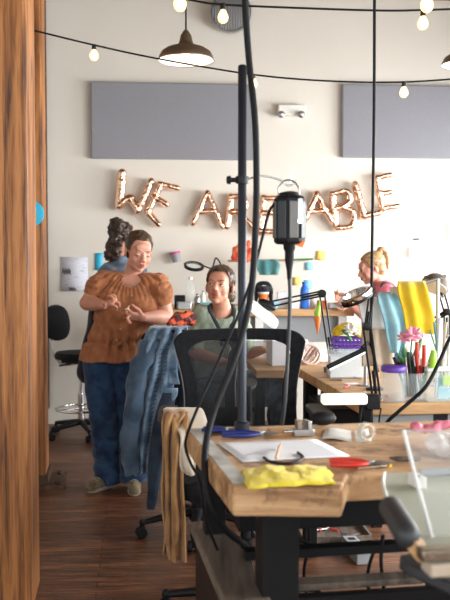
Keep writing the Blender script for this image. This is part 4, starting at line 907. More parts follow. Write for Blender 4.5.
# small bench tools
def solo_tube(name, pts, r, mat, label, cat, sm=0, group=None, n=10, flat=1): return solo(B().tube(pts, r, n, sm, flat), name, M[mat], label, cat, group)
L_ = lambda px, py, dz=.006: lay(px, py) + V((0, 0, dz))
solo_tube('wire_loop', [L_(264, 460), L_(270, 464), L_(282, 466), L_(296, 465), L_(303, 460), L_(298, 455)], .004, 'black', 'black bent wire loop lying on the white paper', 'wire', 6)
solo_tube('needle_file', [L_(242, 458), L_(252, 456), L_(275, 453)], [.001, .0018, .003], 'steel', 'thin steel needle file lying across the paper', 'file')
solo_tube('wooden_pick', [L_(276, 463, .012), L_(279, 455, .02), L_(281, 449, .012)], .0035, 'ply', 'short pale wooden stick leaning beside the black wire loop', 'stick')
solo_tube('wooden_file', [L_(390, 461, .008), L_(398, 463, .010), L_(420, 463, .010)], [.003, .007, .006], 'shelfwood', 'dark wooden tool handle lying near the pink bag', 'tool')
solo_tube('brass_rod', [L_(357, 471), L_(386, 468)], .0028, 'nickel', 'thin brass rod beside the red pliers', 'rod')
solo_tube('pencil', [L_(377, 465), L_(391, 468)], .0035, 'yellow', 'short yellow pencil end beside the frosted tray', 'pencil')
t = thing('tape_roll', 'roll of clear tape standing on the back of the near bench', 'tape', lay(366, 441)); q = lay(366, 441) + V((0, 0, .027))
b = B(); rs = [[q + RZ(20) @ V((r * math.cos(a), yy, r * math.sin(a))) for a in [2 * PI * j / 32 for j in range(33)][:-1]] for r, yy in ((.02, -.009), (.026, -.009), (.026, .009), (.02, .009), (.02, -.009))]; b.rings(rs, False); build(b, 'tape', M['clear'], t)
b = B(); rs = [[q + RZ(20) @ V((r * math.cos(a), yy, r * math.sin(a))) for a in [2 * PI * j / 32 for j in range(32)]] for r, yy in ((.0185, -.0095), (.0205, -.0095), (.0205, .0095), (.0185, .0095), (.0185, -.0095))]; b.rings(rs, False); build(b, 'core', M['cream'], t)
# strip of light plastic sheet
b = B(); cs = [lay(325, 430), lay(322, 440), lay(372, 443), lay(368, 431)]; b.sheet([[cs[0].lerp(cs[1], i / 3).lerp(cs[3].lerp(cs[2], i / 3), j / 8) + V((0, 0, .003 + .004 * math.sin(j * .9))) for j in range(9)] for i in range(4)]); solo(b, 'plastic_sheet', M['offwhite'], 'small cream plastic sheet at the back of the near bench', 'sheet', solid=.001)
# mouse-like grey tool and steel clamp behind
t = thing('bench_pin_clamp', 'small steel bench vise at the back edge of the near bench', 'vise', lay(303, 436)); q = lay(303, 436)
b = B(); bx(b, q + V((0, 0, .012)), (.06, .035, .022), 9); build(b, 'vise_body', M['steel'], t, bevel=.003)
b = B(); bx(b, q + V((.012, 0, .034)), (.012, .034, .024), 25); build(b, 'jaw', M['steel'], t, bevel=.002); b = B(); bx(b, q + V((-.014, 0, .034)), (.012, .034, .024), 9); build(b, 'jaw', M['nickel'], t, bevel=.002)
b = B().tube([q + V((-.055, -.005, .014)), q + V((-.03, -.002, .014))], .005, 8); build(b, 'screw', M['chrome'], t)
b = B(); q = lay(324, 428) + V((0, .03, .024)); b.ell(q, (.043, .030, .022), RZ(12)); kk = bake(b, .004, 2); solo(kk, 'leather_sandbag', M['rubber'], 'dark oval leather pad beside the bench vise', 'pad', angle=180)
b = B(); q = lay(281, 434); bx(b, q + V((0, 0, .007)), (.07, .05, .014), 9); solo(b, 'wood_block', M['ply'], 'small brown wooden block under the end of the hanging shaft', 'block', smooth=False, bevel=.002)
# ---------------------------------------------------------------- upright pole, motor, cables
YP = 2.5
pb = T(242, 434, ZB); YP = pb.y; xp = pb.x
t = thing('tool_pole', 'dark upright metal pole standing at the back of the near bench', 'pole', pb)
ztop = W(242, 65, YP).z
b = B().lathe([(.0125, 0), (.0125, ztop - ZB - .004), (.009, ztop - ZB)], pb, n=20); build(b, 'shaft', M['pole'], t)
b = B().lathe([(.034, 0), (.034, .006), (.022, .008), (.022, .034), (.0175, .037)], pb, n=24); build(b, 'flange', M['pole'], t)
zc = W(242, 180, YP).z; pc = V((xp, YP, zc))
b = B(); b.lathe([(.014, -.010), (.019, -.010), (.019, .010), (.014, .010)], pc, n=18); b.tube([pc + V((-.015, 0, 0)), pc + V((-.034, 0, 0))], .007, 10); cl = build(b, 'clamp', M['black'], t)
b = B().lathe([(.004, 0), (.013, .001), (.011, .012), (.006, .014)], pc + V((-.032, 0, 0)), RY(-90), 12); build(b, 'knob', M['black'], cl)
hk = W(290, 186, YP); b = B().tube([pc + V((.015, 0, .002)), W(262, 176, YP), W(280, 180, YP), W(287, 185, YP), hk + V((.006, 0, .004)), W(297, 181, YP)], .0028, 8, 6); b.tube([W(291, 184, YP), W(292, 168, YP)], .0012, 6); build(b, 'hook_arm', M['chrome'], t)
mc = W(289.5, 220, YP); t = thing('flex_shaft_motor', 'black and silver flexible-shaft motor hanging from the pole hook', 'motor', mc)
hh = .070; hw = .0465; M['motorgrey'] = plain('motorgrey', (.13, .125, .12), .45, .5)
def ring8(r, z, sq=1): return [mc + RZ(12) @ V((r * math.cos(PI / 8 + PI / 4 * j), r * .9 * math.sin(PI / 8 + PI / 4 * j), z)) for j in range(8)]
b = B(); b.rings([ring8(hw * .82, -hh), ring8(hw * 1.0, -hh + .008), ring8(hw * 1.0, hh - .010), ring8(hw * .8, hh)]); build(b, 'housing', M['rubber'], t, smooth=False, bevel=.003)
for k in range(8):
    a = PI / 4 * k + math.radians(12); d = V((math.cos(a), .9 * math.sin(a), 0)); b = B()
    bx(b, mc + d * hw * .94 + V((0, 0, 0)), (.006, .026, .105), math.degrees(a)); build(b, 'side_plate', M['motorgrey'] if k % 2 == 0 else M['chairgrey'], t, smooth=False, bevel=.0015)
b = B().lathe([(.03, hh), (.028, hh + .008), (.012, hh + .012)], mc, n=20); build(b, 'top_cap', M['black'], t)
b = B().tube([mc + V((-.030, 0, hh - .004)), mc + V((-.032, 0, hh + .022)), mc + V((-.015, 0, hh + .042)), mc + V((.008, 0, hh + .042)), mc + V((.026, 0, hh + .022)), mc + V((.026, 0, hh - .004))], .005, 10, 6, .5); build(b, 'bail_handle', M['steel'], t)
b = B(); bx(b, W(300, 211, YP - .036), (.012, .004, .072)); build(b, 'hanger_strap', M['steel'], t, bevel=.001)
b = B().lathe([(.018, -hh), (.017, -hh - .014), (.013, -hh - .02), (.0135, -hh - .045), (.008, -hh - .075), (.0065, -hh - .10)], mc, n=16, caps=True); build(b, 'strain_relief', M['rubber'], t)
b = B(); bx(b, W(300, 243, YP - .02), (.022, .004, .020), 0, RY(20)); build(b, 'tag', M['orange'], t, smooth=False)
b = B().lathe([(.001, .002), (.007, .002), (.007, 0)], W(300, 221, YP - .04), RX(90), 12); build(b, 'switch', M['chrome'], t)
q = mc + V((0, 0, -hh - .09)); solo_tube('flexible_shaft', [q, W(290, 300, YP), W(288, 350, YP), W(285, 400, YP), T(282, 432, ZB) + V((0, 0, .022))], .0058, 'chairgrey', 'dark flexible shaft hanging straight down from the motor to the near bench', 'shaft', 6)
solo_tube('motor_cable', [mc + V((-.045, -.005, .045)), W(268, 215, YP - .03), W(258, 255, YP - .05), W(247, 292, YP - .06), W(234, 325, YP - .06), W(210, 380, YP - .07), W(200, 402, YP - .08), W(188, 432, YP - .06), W(185.5, 447, YP - .04), W(191, 464, YP - .10), W(199, 480, YP - .2), W(206, 520, YP - .2), W(222, 560, 2.3)], .0042, 'rubber', 'thin black cable running from the motor down over the bench corner', 'cable', 6)
solo_tube('hanging_cable', [W(244, -60, 2.30), W(245, 0, 2.30), W(249, 60, 2.30), W(255, 120, 2.28), W(256.5, 180, 2.27), W(255, 240, 2.26), W(250, 300, 2.24), W(236, 355, 2.2), W(216, 405, 2.17), W(206.5, 440, 2.13), W(205, 475, 2.08), W(212, 508, 2.06), W(228, 532, 2.1), W(252, 550, 2.22), W(275, 575, 2.3)], .0092, 'rubber', 'thick black cable hanging from above and curving down past the bench corner', 'cable', 6, n=14)
solo_tube('hanging_cable', [W(374.5, -60, 3.2), W(374.5, 0, 3.2), W(374, 120, 3.2), W(372.5, 220, 3.2), W(371.5, 300, 3.2), W(371, 340, 3.2), W(378, 372, 3.2)], .0058, 'rubber', 'straight thin black cable hanging down over the towels at right', 'cable', 6)
# cables under the bench
for i, (pts, lab) in enumerate((([(308, 518), (309, 545), (304, 575), (312, 620)], 'thin black cord hanging under the near bench close to its leg'), ([(297, 538), (325, 550), (350, 552), (368, 542), (374, 548), (368, 575), (372, 620)], 'black cord looping sideways under the near bench'), ([(383, 535), (381, 560), (384, 590)], 'black cord hanging straight below the bench armrest'))):
    solo_tube('electric_wire', [W(x, y, 2.42 - .12 * i) for x, y in pts], .005, 'rubber', lab, 'cord', 6)
# floor clutter seen under the bench
t = thing('power_strip', 'pale grey power strip box on the floor under the near bench', 'power strip', T(356, 556, 0)); q = T(356, 556, 0) + V((0, 0, .03)); b = B(); bx(b, q, (.07, .24, .06), 9); build(b, 'case', M['grey'], t, bevel=.005)
for k in range(3): b = B(); bx(b, q + RZ(9) @ V((0, -.07 + .07 * k, .031)), (.03, .03, .003), 9); build(b, 'socket', M['black'], t)
t = thing('tool_tray', 'dark low tray of small metal parts standing on the floor beyond the near bench', 'tray', T(333, 540, 0)); q = T(333, 538, 0)
b = B(); bx(b, q + V((0, 0, .012)), (.34, .22, .014), 5); 
for sx, sy, wx, wy in ((-.17, 0, .01, .22), (.17, 0, .01, .22), (0, -.11, .34, .01), (0, .11, .34, .01)): bx(b, q + RZ(5) @ V((sx, sy, .025)), (wx, wy, .04), 5)
build(b, 'tray_body', M['shelfwood'], t, smooth=False)
random.seed(5)
for k in range(7): b = B(); pp = q + V((random.uniform(-.13, .13), random.uniform(-.07, .07), .026)); a = random.uniform(0, 3); b.tube([pp, pp + V((math.cos(a) * .06, math.sin(a) * .04, .004))], random.choice([.006, .008]), 8); solo(b, 'metal_rod', random.choice([M['chrome'], M['red'], M['steel']]), 'short rod lying in the low tray on the floor', 'rod', 'rods in the floor tray')
# ---------------------------------------------------------------- right foreground: frosted tray, clear guard, bag, armrest
t = thing('catch_tray', 'frosted greenish plastic tray jutting from the near bench at the right edge', 'tray', T(420, 510, .91))
z_ = .915; outl = [(384, 473), (383, 484), (388, 500), (397, 519), (406, 534), (414, 548), (450, 549), (520, 552), (520, 474), (450, 471.5), (415, 472)]
b = B(); poly_top(b, [T(x, y, z_) for x, y in outl], z_ - .004, z_); build(b, 'tray_sheet', M['frost'], t, smooth=False)
b = B(); b.tube([T(x, y, z_ + .002) for x, y in outl[:7]], .004, 8, 4); build(b, 'rim', M['offwhite'], t)
b = B(); bx(b, T(417, 487, z_) + V((0, 0, .014)), (.022, .05, .026), 12); hb = build(b, 'hinge_block', M['offwhite'], t, bevel=.003)
for dy in (-.014, .014): b = B().lathe([(.004, 0), (.004, .002)], T(417, 487, z_) + V((0, dy, .027)), n=10); build(b, 'screw', M['black'], hb)
b = B().tube([T(420, 478, z_) + V((0, 0, .012)), T(470, 476, z_) + V((0, 0, .012))], .010, 10); build(b, 'hinge_bar', M['grey'], t)
gq = [W(403.5, 431, 1.62), W(434.5, 549, 1.435)]; gr = [gq[0] + V((.42, .05, 0)), gq[1] + V((.42, .05, 0))]
t = thing('splash_guard', 'clear plastic splash guard leaning at the right edge with a bright edge', 'guard', gq[1])
b = B(); b.sheet([[gq[0], gr[0]], [gq[1], gr[1]]]); build(b, 'panel', M['shield'], t, solid=.004, smooth=False)
b = B(); b.tube([gq[0], gq[1]], .0036, 8); build(b, 'edge_strip', M['white'], t)
b = B(); b.tube([gq[0], gr[0]], .0026, 8); build(b, 'top_strip', M['clear'], t)
b = B(); bx(b, gq[1] + V((.2, .02, -.010)), (.42, .03, .022), 7); build(b, 'base_strip', M['chairgrey'], t, bevel=.003)
t = thing('plastic_bag', 'crumpled clear plastic bag with pink contents on the near bench at right edge', 'bag', T(440, 458, ZB))
q = T(437, 458, ZB); b = B()
for i in range(9): b.ell(q + V((.012 + .022 * i, .03 + .03 * math.sin(i * 2), .028 + .008 * math.sin(i * 3))), (.034, .05, .028))
kk = bake(b, .006, 2, lambda v, n: .012 * noise.noise(v * 40)); 
for i in range(len(kk.v)): kk.v[i].z = max(kk.v[i].z, ZB + .002)
build(kk, 'bag_film', M['frostbag'] if 'frostbag' in M else glassy('frostbag', (.78, .74, .74), .55, .25), t, angle=50)
b = B()
for i in range(10): b.ell(T(418 + 8 * i, 445, ZB) + V((0, .02 + .012 * math.sin(i * 2.2), .045 + .006 * math.sin(i * 5))), (.020, .02, .014))
build(bake(b, .005, 1, lambda v, n: .006 * noise.noise(v * 60)), 'pink_contents', M['flowerpink2'] if 'flowerpink2' in M else plain('flowerpink2', (.72, .20, .28), .6), t, angle=180)
t = thing('padded_roller', 'dark padded roller on a wooden arm over the edge of the frosted tray', 'roller', W(400, 530, 1.42))
b = B(); p0, p1 = W(391, 508, 1.50), W(407, 535, 1.40); b.cap(p0, .0215, p1, .0225, 20); build(b, 'roller', M['chairgrey'], t)
b = B(); q0 = W(408, 536, 1.40); q1 = W(424, 556, 1.38); bx(b, (q0 + q1) / 2, (.022, .022, (q1 - q0).length * 1.2), 0, align(q1 - q0)); build(b, 'bar', M['ply'], t, bevel=.002)
b = B(); q = W(440, 553, 1.36); bx(b, q, (.072, .03, .020), 8); br_ = build(b, 'bracket', M['nickel'], t, bevel=.003); b = B().lathe([(.006, 0), (.006, .003)], q + V((-.02, -.0155, 0)), RX(90), 12); build(b, 'screw', M['chrome'], br_)
b = B(); q = W(438, 568, 1.37); bx(b, q + V((.02, .0, .004)), (.085, .045, .022), 8); build(b, 'mount_block', M['tan'], t, bevel=.003)
b = B(); bx(b, V((q.x + .06, (q.y + B2.y) / 2 + .08, q.z - .085)), (.03, .52, .025), 6); build(b, 'support_arm', M['black'], t, bevel=.003)
nc = dup(ch, (.645, 1.63, 0), math.radians(209), 'office chair at the bottom right, only its dark armrest pad in view'); nc.scale = (1, 1, 1)
# ---------------------------------------------------------------- draped clothes around the chairs
t = thing('denim_jacket', 'blue denim jacket hung over the back of the second office chair, sleeve trailing down', 'jacket', W(150, 480, 4.0))
YJ = 3.93
def jac(rows, **k): return drape(rows, **k)
b = jac([(331, 152, 188, YJ + .22), (327, 150, 188, YJ + .12), (331, 147, 187, YJ + .02), (345, 142, 184, YJ), (368, 136, 178, YJ - .02), (395, 131, 171, YJ - .02), (430, 128, 163, YJ - .01), (458, 130, 157, YJ), (474, 133, 151, YJ + .01)], n=30, folds_=3.4, amp=.034, seed=3, sub=5, ph=.8)
build(b, 'front_panel', M['denim'], t, solid=.006, angle=180)
b = jac([(327, 150, 190, YJ + .14), (331, 150, 190, YJ + .25), (380, 140, 188, YJ + .30), (430, 138, 180, YJ + .31), (470, 140, 170, YJ + .31)], n=16, folds_=3, amp=.012, seed=8); build(b, 'back_panel', M['denimdark'], t, solid=.005, angle=180)
b = B(); pts = [W(150, 340, YJ + .02), W(141, 365, YJ - .05), W(134, 400, YJ - .06), W(130, 440, YJ - .05), W(131, 474, YJ - .04)]
P_ = spline(pts, 7); rs = []
for i, p in enumerate(P_):
    s = i / len(P_); r0 = .050 - .014 * s + .004 * math.sin(i * 1.3); rs.append([p + V((r0 * math.cos(a) * (1 + .16 * math.sin(3 * a + i * .5)), r0 * .7 * math.sin(a) * (1 + .16 * math.sin(3 * a + i * .5)), .006 * math.sin(2 * a + i))) for a in [2 * PI * j / 22 for j in range(22)]])
b.rings(rs); build(b, 'sleeve', M['denimsleeve'] if 'denimsleeve' in M else cloth('denimsleeve', (.035, .06, .095), (.10, .16, .24), 8, .9, 700), t, angle=180)  # sleeve shading put into a darker copy of the denim
b = B(); pts = [W(168, 392, YJ - .03), W(162, 420, YJ - .05), W(157, 455, YJ - .06), W(153, 485, YJ - .05), W(151, 509, YJ - .04)]
P_ = spline(pts, 6); rs = []
for i, p in enumerate(P_):
    s = i / len(P_); r0 = .040 - .022 * s * s; rs.append([p + V((r0 * math.cos(a) * (1 + .14 * math.sin(3 * a + i * .4)), r0 * .7 * math.sin(a), 0)) for a in [2 * PI * j / 20 for j in range(20)]])
b.rings(rs); build(b, 'sleeve', M['denimdark'], t, angle=180)
b = jac([(342, 172, 181, YJ - .03), (352, 168, 180, YJ - .045), (368, 167, 177, YJ - .05), (384, 169, 180, YJ - .045)], n=8, folds_=1, amp=.004); build(b, 'collar', M['denim'], t, solid=.007, angle=180)
b = jac([(388, 160, 178, YJ - .045), (396, 157, 177, YJ - .05), (404, 156, 170, YJ - .045), (412, 154, 164, YJ - .045)], n=8, folds_=1, amp=.004); build(b, 'pocket_flap', M['denim'], t, solid=.006, angle=180)
for dx in (0, 6):
    b = B()
    for i in range(26):
        y = 350 + i * 4.2; xx = 166 - i * .62 - dx; p0 = W(xx, y, YJ - .045); p1 = W(xx + 3.4, y - 1.2, YJ - .045); b.tube([p0, p1], .0014, 5)
    build(b, 'seam_stitching', M['denimdark'], t)
# red plaid jacket bunched behind
b = B(); c = W(183, 319.5, 4.72); c.z -= .0
for k, (dx, dz, r) in enumerate(((-.055, -.02, .04), (-.02, .0, .05), (.025, .01, .045), (.06, -.015, .035), (0, -.04, .05), (-.06, -.05, .03))): b.ell(c + V((dx, .01 * k, dz)), (r, r * .9, r * .85))
kk = bake(b, .006, 2, lambda v, n: .014 * noise.noise(v * 26) + .007 * noise.noise(v * 60)); solo(kk, 'plaid_jacket', M['plaid'], 'red and black checked jacket bunched on the chair back beside the denim jacket', 'jacket', angle=180)
# suede apron and cream cloth over the armrest
t = thing('suede_apron', 'long tan suede apron hanging to near the floor from the chair armrest', 'apron', W(175, 560, 3.0))
b = drape([(438, 166, 172, 3.34), (418, 163, 176, 3.28), (410, 164, 184, 3.14), (414, 163, 185, 3.04), (428, 162, 176, 3.0), (455, 163, 173, 2.99), (500, 162, 176, 3.01), (535, 164, 178, 2.99), (557, 163, 180, 3.0)], n=20, folds_=1.6, amp=.022, seed=4, sub=6, ph=.4, wob=.8); build(b, 'left_flap', M['suede'], t, solid=.007, angle=180)
b = drape([(411, 168, 188, 3.20), (413, 170, 188, 3.06), (422, 173, 188, 3.0), (445, 171, 184, 2.975), (480, 171, 183, 2.98), (520, 172, 185, 2.965), (561, 172, 186, 2.98)], n=20, folds_=1.3, amp=.020, seed=17, sub=6, ph=2.2, wob=.8); build(b, 'right_flap', M['suede'], t, solid=.007, angle=180)
b = drape([(408, 166, 197, 3.26), (411, 164, 203, 3.1), (428, 176, 208, 2.98), (438, 181, 203, 2.90), (452, 180, 196, 2.86), (468, 181, 195, 2.86), (475, 186, 196, 2.88)], n=16, folds_=1.3, amp=.012, seed=6, sub=5); solo(b, 'cream_cloth', M['cream'], 'cream cloth bunched over the chair armrest beside the near bench corner', 'cloth', solid=.006, angle=180)
# ---------------------------------------------------------------- mid bench on the right
Z2 = .90
a0, a1 = T(362, 404, Z2), T(298, 368, Z2); dR = V((math.cos(math.radians(6)), math.sin(math.radians(6)), 0)); vv = (a1 - a0).normalized()
t = thing('work_bench', 'crowded wooden bench in the middle distance with towels, jars and lamps on it', 'workbench', (a0.x, a0.y, 0), 0, 'wooden jewellery benches')
b = B(); poly_top(b, [a0, a0 + dR * 1.25, a1 + vv * .15 + dR * 1.25, a1 + vv * .15], Z2 - .042, Z2); build(b, 'bench_top', M['ply'], t, smooth=False, bevel=.004)
b = B(); q = a0 + dR * .62 + vv * .04; bx(b, (q.x, q.y, Z2 - .068), (1.15, .02, .05), 6); build(b, 'apron_board', M['grey'], t, smooth=False)
for p in (a0 + dR * .30 + vv * .06, a0 + dR * 1.18 + vv * .06, a1 + dR * .06, a1 + dR * 1.18): b = B(); bx(b, (p.x, p.y, (Z2 - .042) / 2), (.06, .06, Z2 - .042), 6); build(b, 'leg', M['blacksteel'], t, smooth=False, bevel=.003)
b = B(); p = a1 + dR * .16 - vv * .25; bx(b, (p.x, p.y, Z2 - .30), (.26, .4, .36), 6); build(b, 'drawer_unit', M['black'], t, smooth=False, bevel=.004)
L2 = lambda px, py, dz=0: T(px, py, Z2) + V((0, 0, dz))
def jar(name, px, py, r, h, body, lid, label, cat='jar', lh=.022, lr=1.05, z=Z2, grp=None):
    q = T(px, py, z) + V((0, r, .001)); t = thing(name, label, cat, q, 0, grp)
    b = B().lathe([(r * .9, 0), (r, .006), (r, h * .86), (r * .92, h * .95), (r * .92, h), (r * .86, h), (r * .86, .008)], q, n=28); build(b, 'jar_body', M[body], t)
    if lid: b = B().lathe([(r * lr * .97, h), (r * lr, h + .003), (r * lr, h + lh), (r * lr * .9, h + lh + .004)], q, n=28); build(b, 'lid', M[lid], t)
    return q, t
q, tj = jar('storage_jar', 396, 404, .046, .108, 'clear', 'purple', 'clear plastic jar with a purple lid on the crowded bench', lh=.018, lr=.98)
# tool cup
q, tc_ = jar('tool_cup', 416, 402, .046, .10, 'clear', None, 'clear cup crammed with pliers and tools on the crowded bench', 'cup')
zt = q + V((0, 0, .01))
def stick(name, label, x, y, px, py, r, mat, cat, rr=None, yo=0, grp=None):
    a = q + V((x, y, .014)); c = W(px, py, q.y + yo); return solo_tube(name, [a, a.lerp(c, .5), c], rr or [r * .7, r, r], mat, label, cat, 0, grp, 10)
for k, (x, y, px, py, r, m, lab) in enumerate(((-.02, -.02, 394, 357, .007, 'black', 'black-handled tool leaning far left in the clear cup'), (-.01, -.01, 400, 362, .008, 'black', 'thick black tool handle in the clear cup beside the leftmost one'), (.0, .01, 408, 352, .006, 'chairgrey', 'dark grey tool handle upright in the clear cup'), (.015, -.02, 414, 356, .005, 'steel', 'steel tool standing upright in the middle of the clear cup'), (-.025, .01, 404, 372, .006, 'blue', 'short blue tool handle in the clear cup'), (.025, .0, 433, 350, .006, 'green', 'green tool handle leaning right in the clear cup'), (.02, .02, 428, 362, .005, 'white', 'white stick leaning right in the clear cup'))):
    stick('hand_tool', lab, x, y, px, py, r, m, 'tool', grp='tools in the clear cup')
random.seed(31)
for k in range(30):
    a_ = random.uniform(0, 6.28); r_ = random.uniform(.008, .036); a = q + V((r_ * math.cos(a_), r_ * math.sin(a_), .010)); e_ = a + V((random.uniform(-.025, .025), random.uniform(-.015, .015), random.uniform(.08, .165)))
    solo_tube('small_tool', [a, a.lerp(e_, .5), e_], [.002, .005, .0035], random.choice(['chairgrey', 'steel', 'black', 'nickel', 'black', 'shelfwood', 'black']), 'small slim tool among the many jammed in the clear cup', 'tool', group='small tools jammed in the clear cup', n=8)
t = thing('pliers', 'pliers with two long red handles standing up in the clear cup', 'pliers', q)
for s, (px, py) in ((-1, (417, 342)), (1, (424, 345))):
    b = B(); e_ = W(px, py, q.y - .01); a = W(420, 380, q.y - .01); b.tube([a, a.lerp(e_, .5) + V((s * .006, 0, 0)), e_], [.006, .009, .0085], 12, 4, .8); build(b, 'handle', M['red'], t)
b = B().tube([W(420, 381, q.y - .01), q + V((.005, 0, .02))], [.009, .004], 10); build(b, 'jaw', M['steel'], t)
def leaf(b, base, tip, w_, up=V((0, -1, 0))):
    s = (tip - base).cross(up).normalized(); g = []
    for i in range(7):
        u = i / 6; ww = w_ * math.sin(PI * min(.98, u + .05)) ; p = base.lerp(tip, u) + V((0, 0, .006 * math.sin(PI * u))); g.append([p - s * ww, p + up * ww * .3, p + s * ww])
    return b.sheet(g)
def flower(b, c, r, n=7, up=V((0, -.6, .8))):
    R = align(up)
    for lay_ in range(2):
        for k in range(n):
            a = 2 * PI * k / n + lay_ * .4; d = R @ V((math.cos(a), math.sin(a), .3 + .6 * lay_)); b.ell(c + d * r * (.55 - .2 * lay_), (r * .32, r * .14, r * .42), align(d))
    return b
t = thing('artificial_flower', 'pink artificial flower with green leaves rising from the clear cup below the yellow towel', 'flower', q)
b = flower(B(), W(413, 336, q.y + .02), .042, 8); b2 = flower(b, W(404, 339, q.y + .03), .03, 7); build(b2, 'petals', M['flowerpink'], t)
b = B(); leaf(b, W(407, 366, q.y), W(403, 344, q.y), .012); leaf(b, W(411, 368, q.y + .01), W(424, 333, q.y + .03), .010); leaf(b, W(406, 368, q.y), W(396, 352, q.y - .01), .009); build(b, 'leaves', M['green'], t, solid=.001)
b = B().tube([q + V((0, .01, .02)), W(410, 360, q.y + .01), W(412, 338, q.y + .02)], .003, 8); build(b, 'stem', M['green'], t)
# clear bin with rim and its contents
q2 = L2(437, 402) + V((0, .06, 0)); t = thing('storage_bin', 'clear plastic bin with white rim at the right of the tool cup', 'bin', q2); w_, d_, h_ = .15, .11, .118
b = B()
for sx, sy, wx, wy in ((-w_ / 2, 0, .003, d_), (w_ / 2, 0, .003, d_), (0, -d_ / 2, w_, .003), (0, d_ / 2, w_, .003)): bx(b, q2 + RZ(6) @ V((sx + .035, sy, h_ / 2)), (wx, wy, h_), 6)
bx(b, q2 + V((.035, 0, .003)), (w_, d_, .004), 6); build(b, 'bin_body', M['clear'], t, smooth=False)
b = B()
for sx, sy, wx, wy in ((-w_ / 2, 0, .010, d_ + .01), (w_ / 2, 0, .010, d_ + .01), (0, -d_ / 2, w_ + .01, .010), (0, d_ / 2, w_ + .01, .010)): bx(b, q2 + RZ(6) @ V((sx + .035, sy, h_)), (wx, wy, .018), 6)
build(b, 'rim', M['white'], t, bevel=.003)
b = B(); bx(b, q2 + V((.055, -d_ / 2 - .003, .078)), (.07, .002, .034), 6); build(b, 'green_label', M['lime2'] if 'lime2' in M else plain('lime2', (.45, .60, .22), .6), t, smooth=False)
b = B(); bx(b, q2 + V((.05, -d_ / 2 + .012, .03)), (.09, .01, .04), 6); bx(b, q2 + V((.02, -d_ / 2 + .02, .05)), (.02, .01, .07), 20); build(b, 'blue_packets', M['babyblue'], t, smooth=False)
for k, (px, py, m, lab, r) in enumerate(((440, 318, 'white', 'white flat ruler standing in the bin', .006), (446, 322, 'tan', 'tan stick standing in the bin at the right edge', .006), (434, 322, 'teal', 'thin teal brush standing in the bin', .004), (449, 335, 'offwhite', 'cream stick standing in the bin, shortest of the pale ones', .006), (430, 330, 'green', 'thin green stem standing in the bin next to the tool cup', .003))):
    a = q2 + V((.01 + .014 * k, .0, .01)); solo_tube('bin_stick', [a, W(px, py, q2.y)], [r * .8, r], m, lab, 'stick', group='sticks in the clear bin')
b = B(); c = W(433, 360, q2.y - .07); b.tube([c + V((-.004, 0, -.028)), c, c + V((.002, 0, .034))], [.010, .013, .009], 12, 4); solo(b, 'highlighter', M['lime'], 'lime green marker top between tool cup and bin', 'marker')
# towels on a rail
rail0, rail1 = W(356, 304, 3.35), W(446, 276, 3.35); t = thing('towel_rail', 'thin steel rail on two stems carrying the towels', 'rail', L2(372, 380)); b = B(); rod(b, rail0, rail1, .007); build(b, 'bar', M['steel'], t)
for px in (366, 438): p = rail0.lerp(rail1, (px - 356) / 90); b = B(); rod(b, p, V((p.x, p.y, Z2 + .004)), .007); build(b, 'stem', M['steel'], t); b = B().lathe([(.03, 0), (.03, .005), (.01, .008)], (p.x, p.y, Z2 + .001), n=18); build(b, 'foot', M['steel'], t)
def towel(name, rows, mat, label, cat='towel', **k):
    b = drape(rows, **k); return solo(b, name, M[mat], label, cat, 'cloths on the towel rail', solid=.006, angle=180)
towel('leather_apron', [(330, 362, 392, 3.42), (301, 364, 390, 3.40), (300, 364, 390, 3.36), (310, 362, 393, 3.30), (340, 362, 393, 3.30), (366, 362, 394, 3.30)], 'tan', 'tan leather apron hanging behind the white and blue towels', 'apron', n=16, folds_=2, amp=.008, seed=2)
towel('towel', [(320, 361, 386, 3.39), (301, 361, 384, 3.37), (298, 360, 383, 3.31), (305, 359, 386, 3.26), (318, 362, 388, 3.25), (329, 365, 389, 3.25)], 'whitecloth', 'white towel, leftmost on the towel rail', n=14, folds_=1.3, amp=.007, seed=5)
towel('towel', [(320, 386, 402, 3.37), (296, 380, 396, 3.36), (293, 378, 395, 3.28), (300, 378, 399, 3.22), (320, 384, 406, 3.21), (338, 387, 407, 3.21), (353, 391, 402, 3.21)], 'babyblue', 'light blue towel hanging between the white and the yellow towel', n=16, folds_=1.6, amp=.009, seed=7)
towel('towel', [(315, 399, 428, 3.37), (286, 399, 426, 3.36), (282, 398, 424, 3.28), (290, 398, 427, 3.22), (310, 403, 432, 3.20), (326, 406, 435, 3.19), (334, 407, 434, 3.19)], 'yellow', 'yellow towel, rightmost on the towel rail', n=18, folds_=1.8, amp=.008, seed=9)
towel('towel', [(300, 392, 399, 3.40), (291, 390, 400, 3.38), (288, 389, 399, 3.31), (300, 393, 404, 3.24), (333, 403, 411, 3.23)], 'whitecloth', 'narrow strip of white towel between the blue and yellow ones', n=8, folds_=1, amp=.004, seed=11)
# desk lamps
def arm_pair(par, p, q, r=.004, gap=.011, name='arm'):
    d = (q - p).normalized(); s = V((d.z, 0, -d.x)).normalized() * gap; b = B(); rod(b, p + s, q + s, r, 8); rod(b, p - s, q - s, r, 8)
    b.tube([(p + (q - p) * .08) , (p + (q - p) * .40)], r * 1.3, 8); build(b, name, M['black'], par)
def joint(par, p, r=.018):
    b = B().lathe([(r * .6, -.02), (r, -.018), (r, .018), (r * .6, .02)], p, RX(90), 16); build(b, 'joint', M['black'], par)
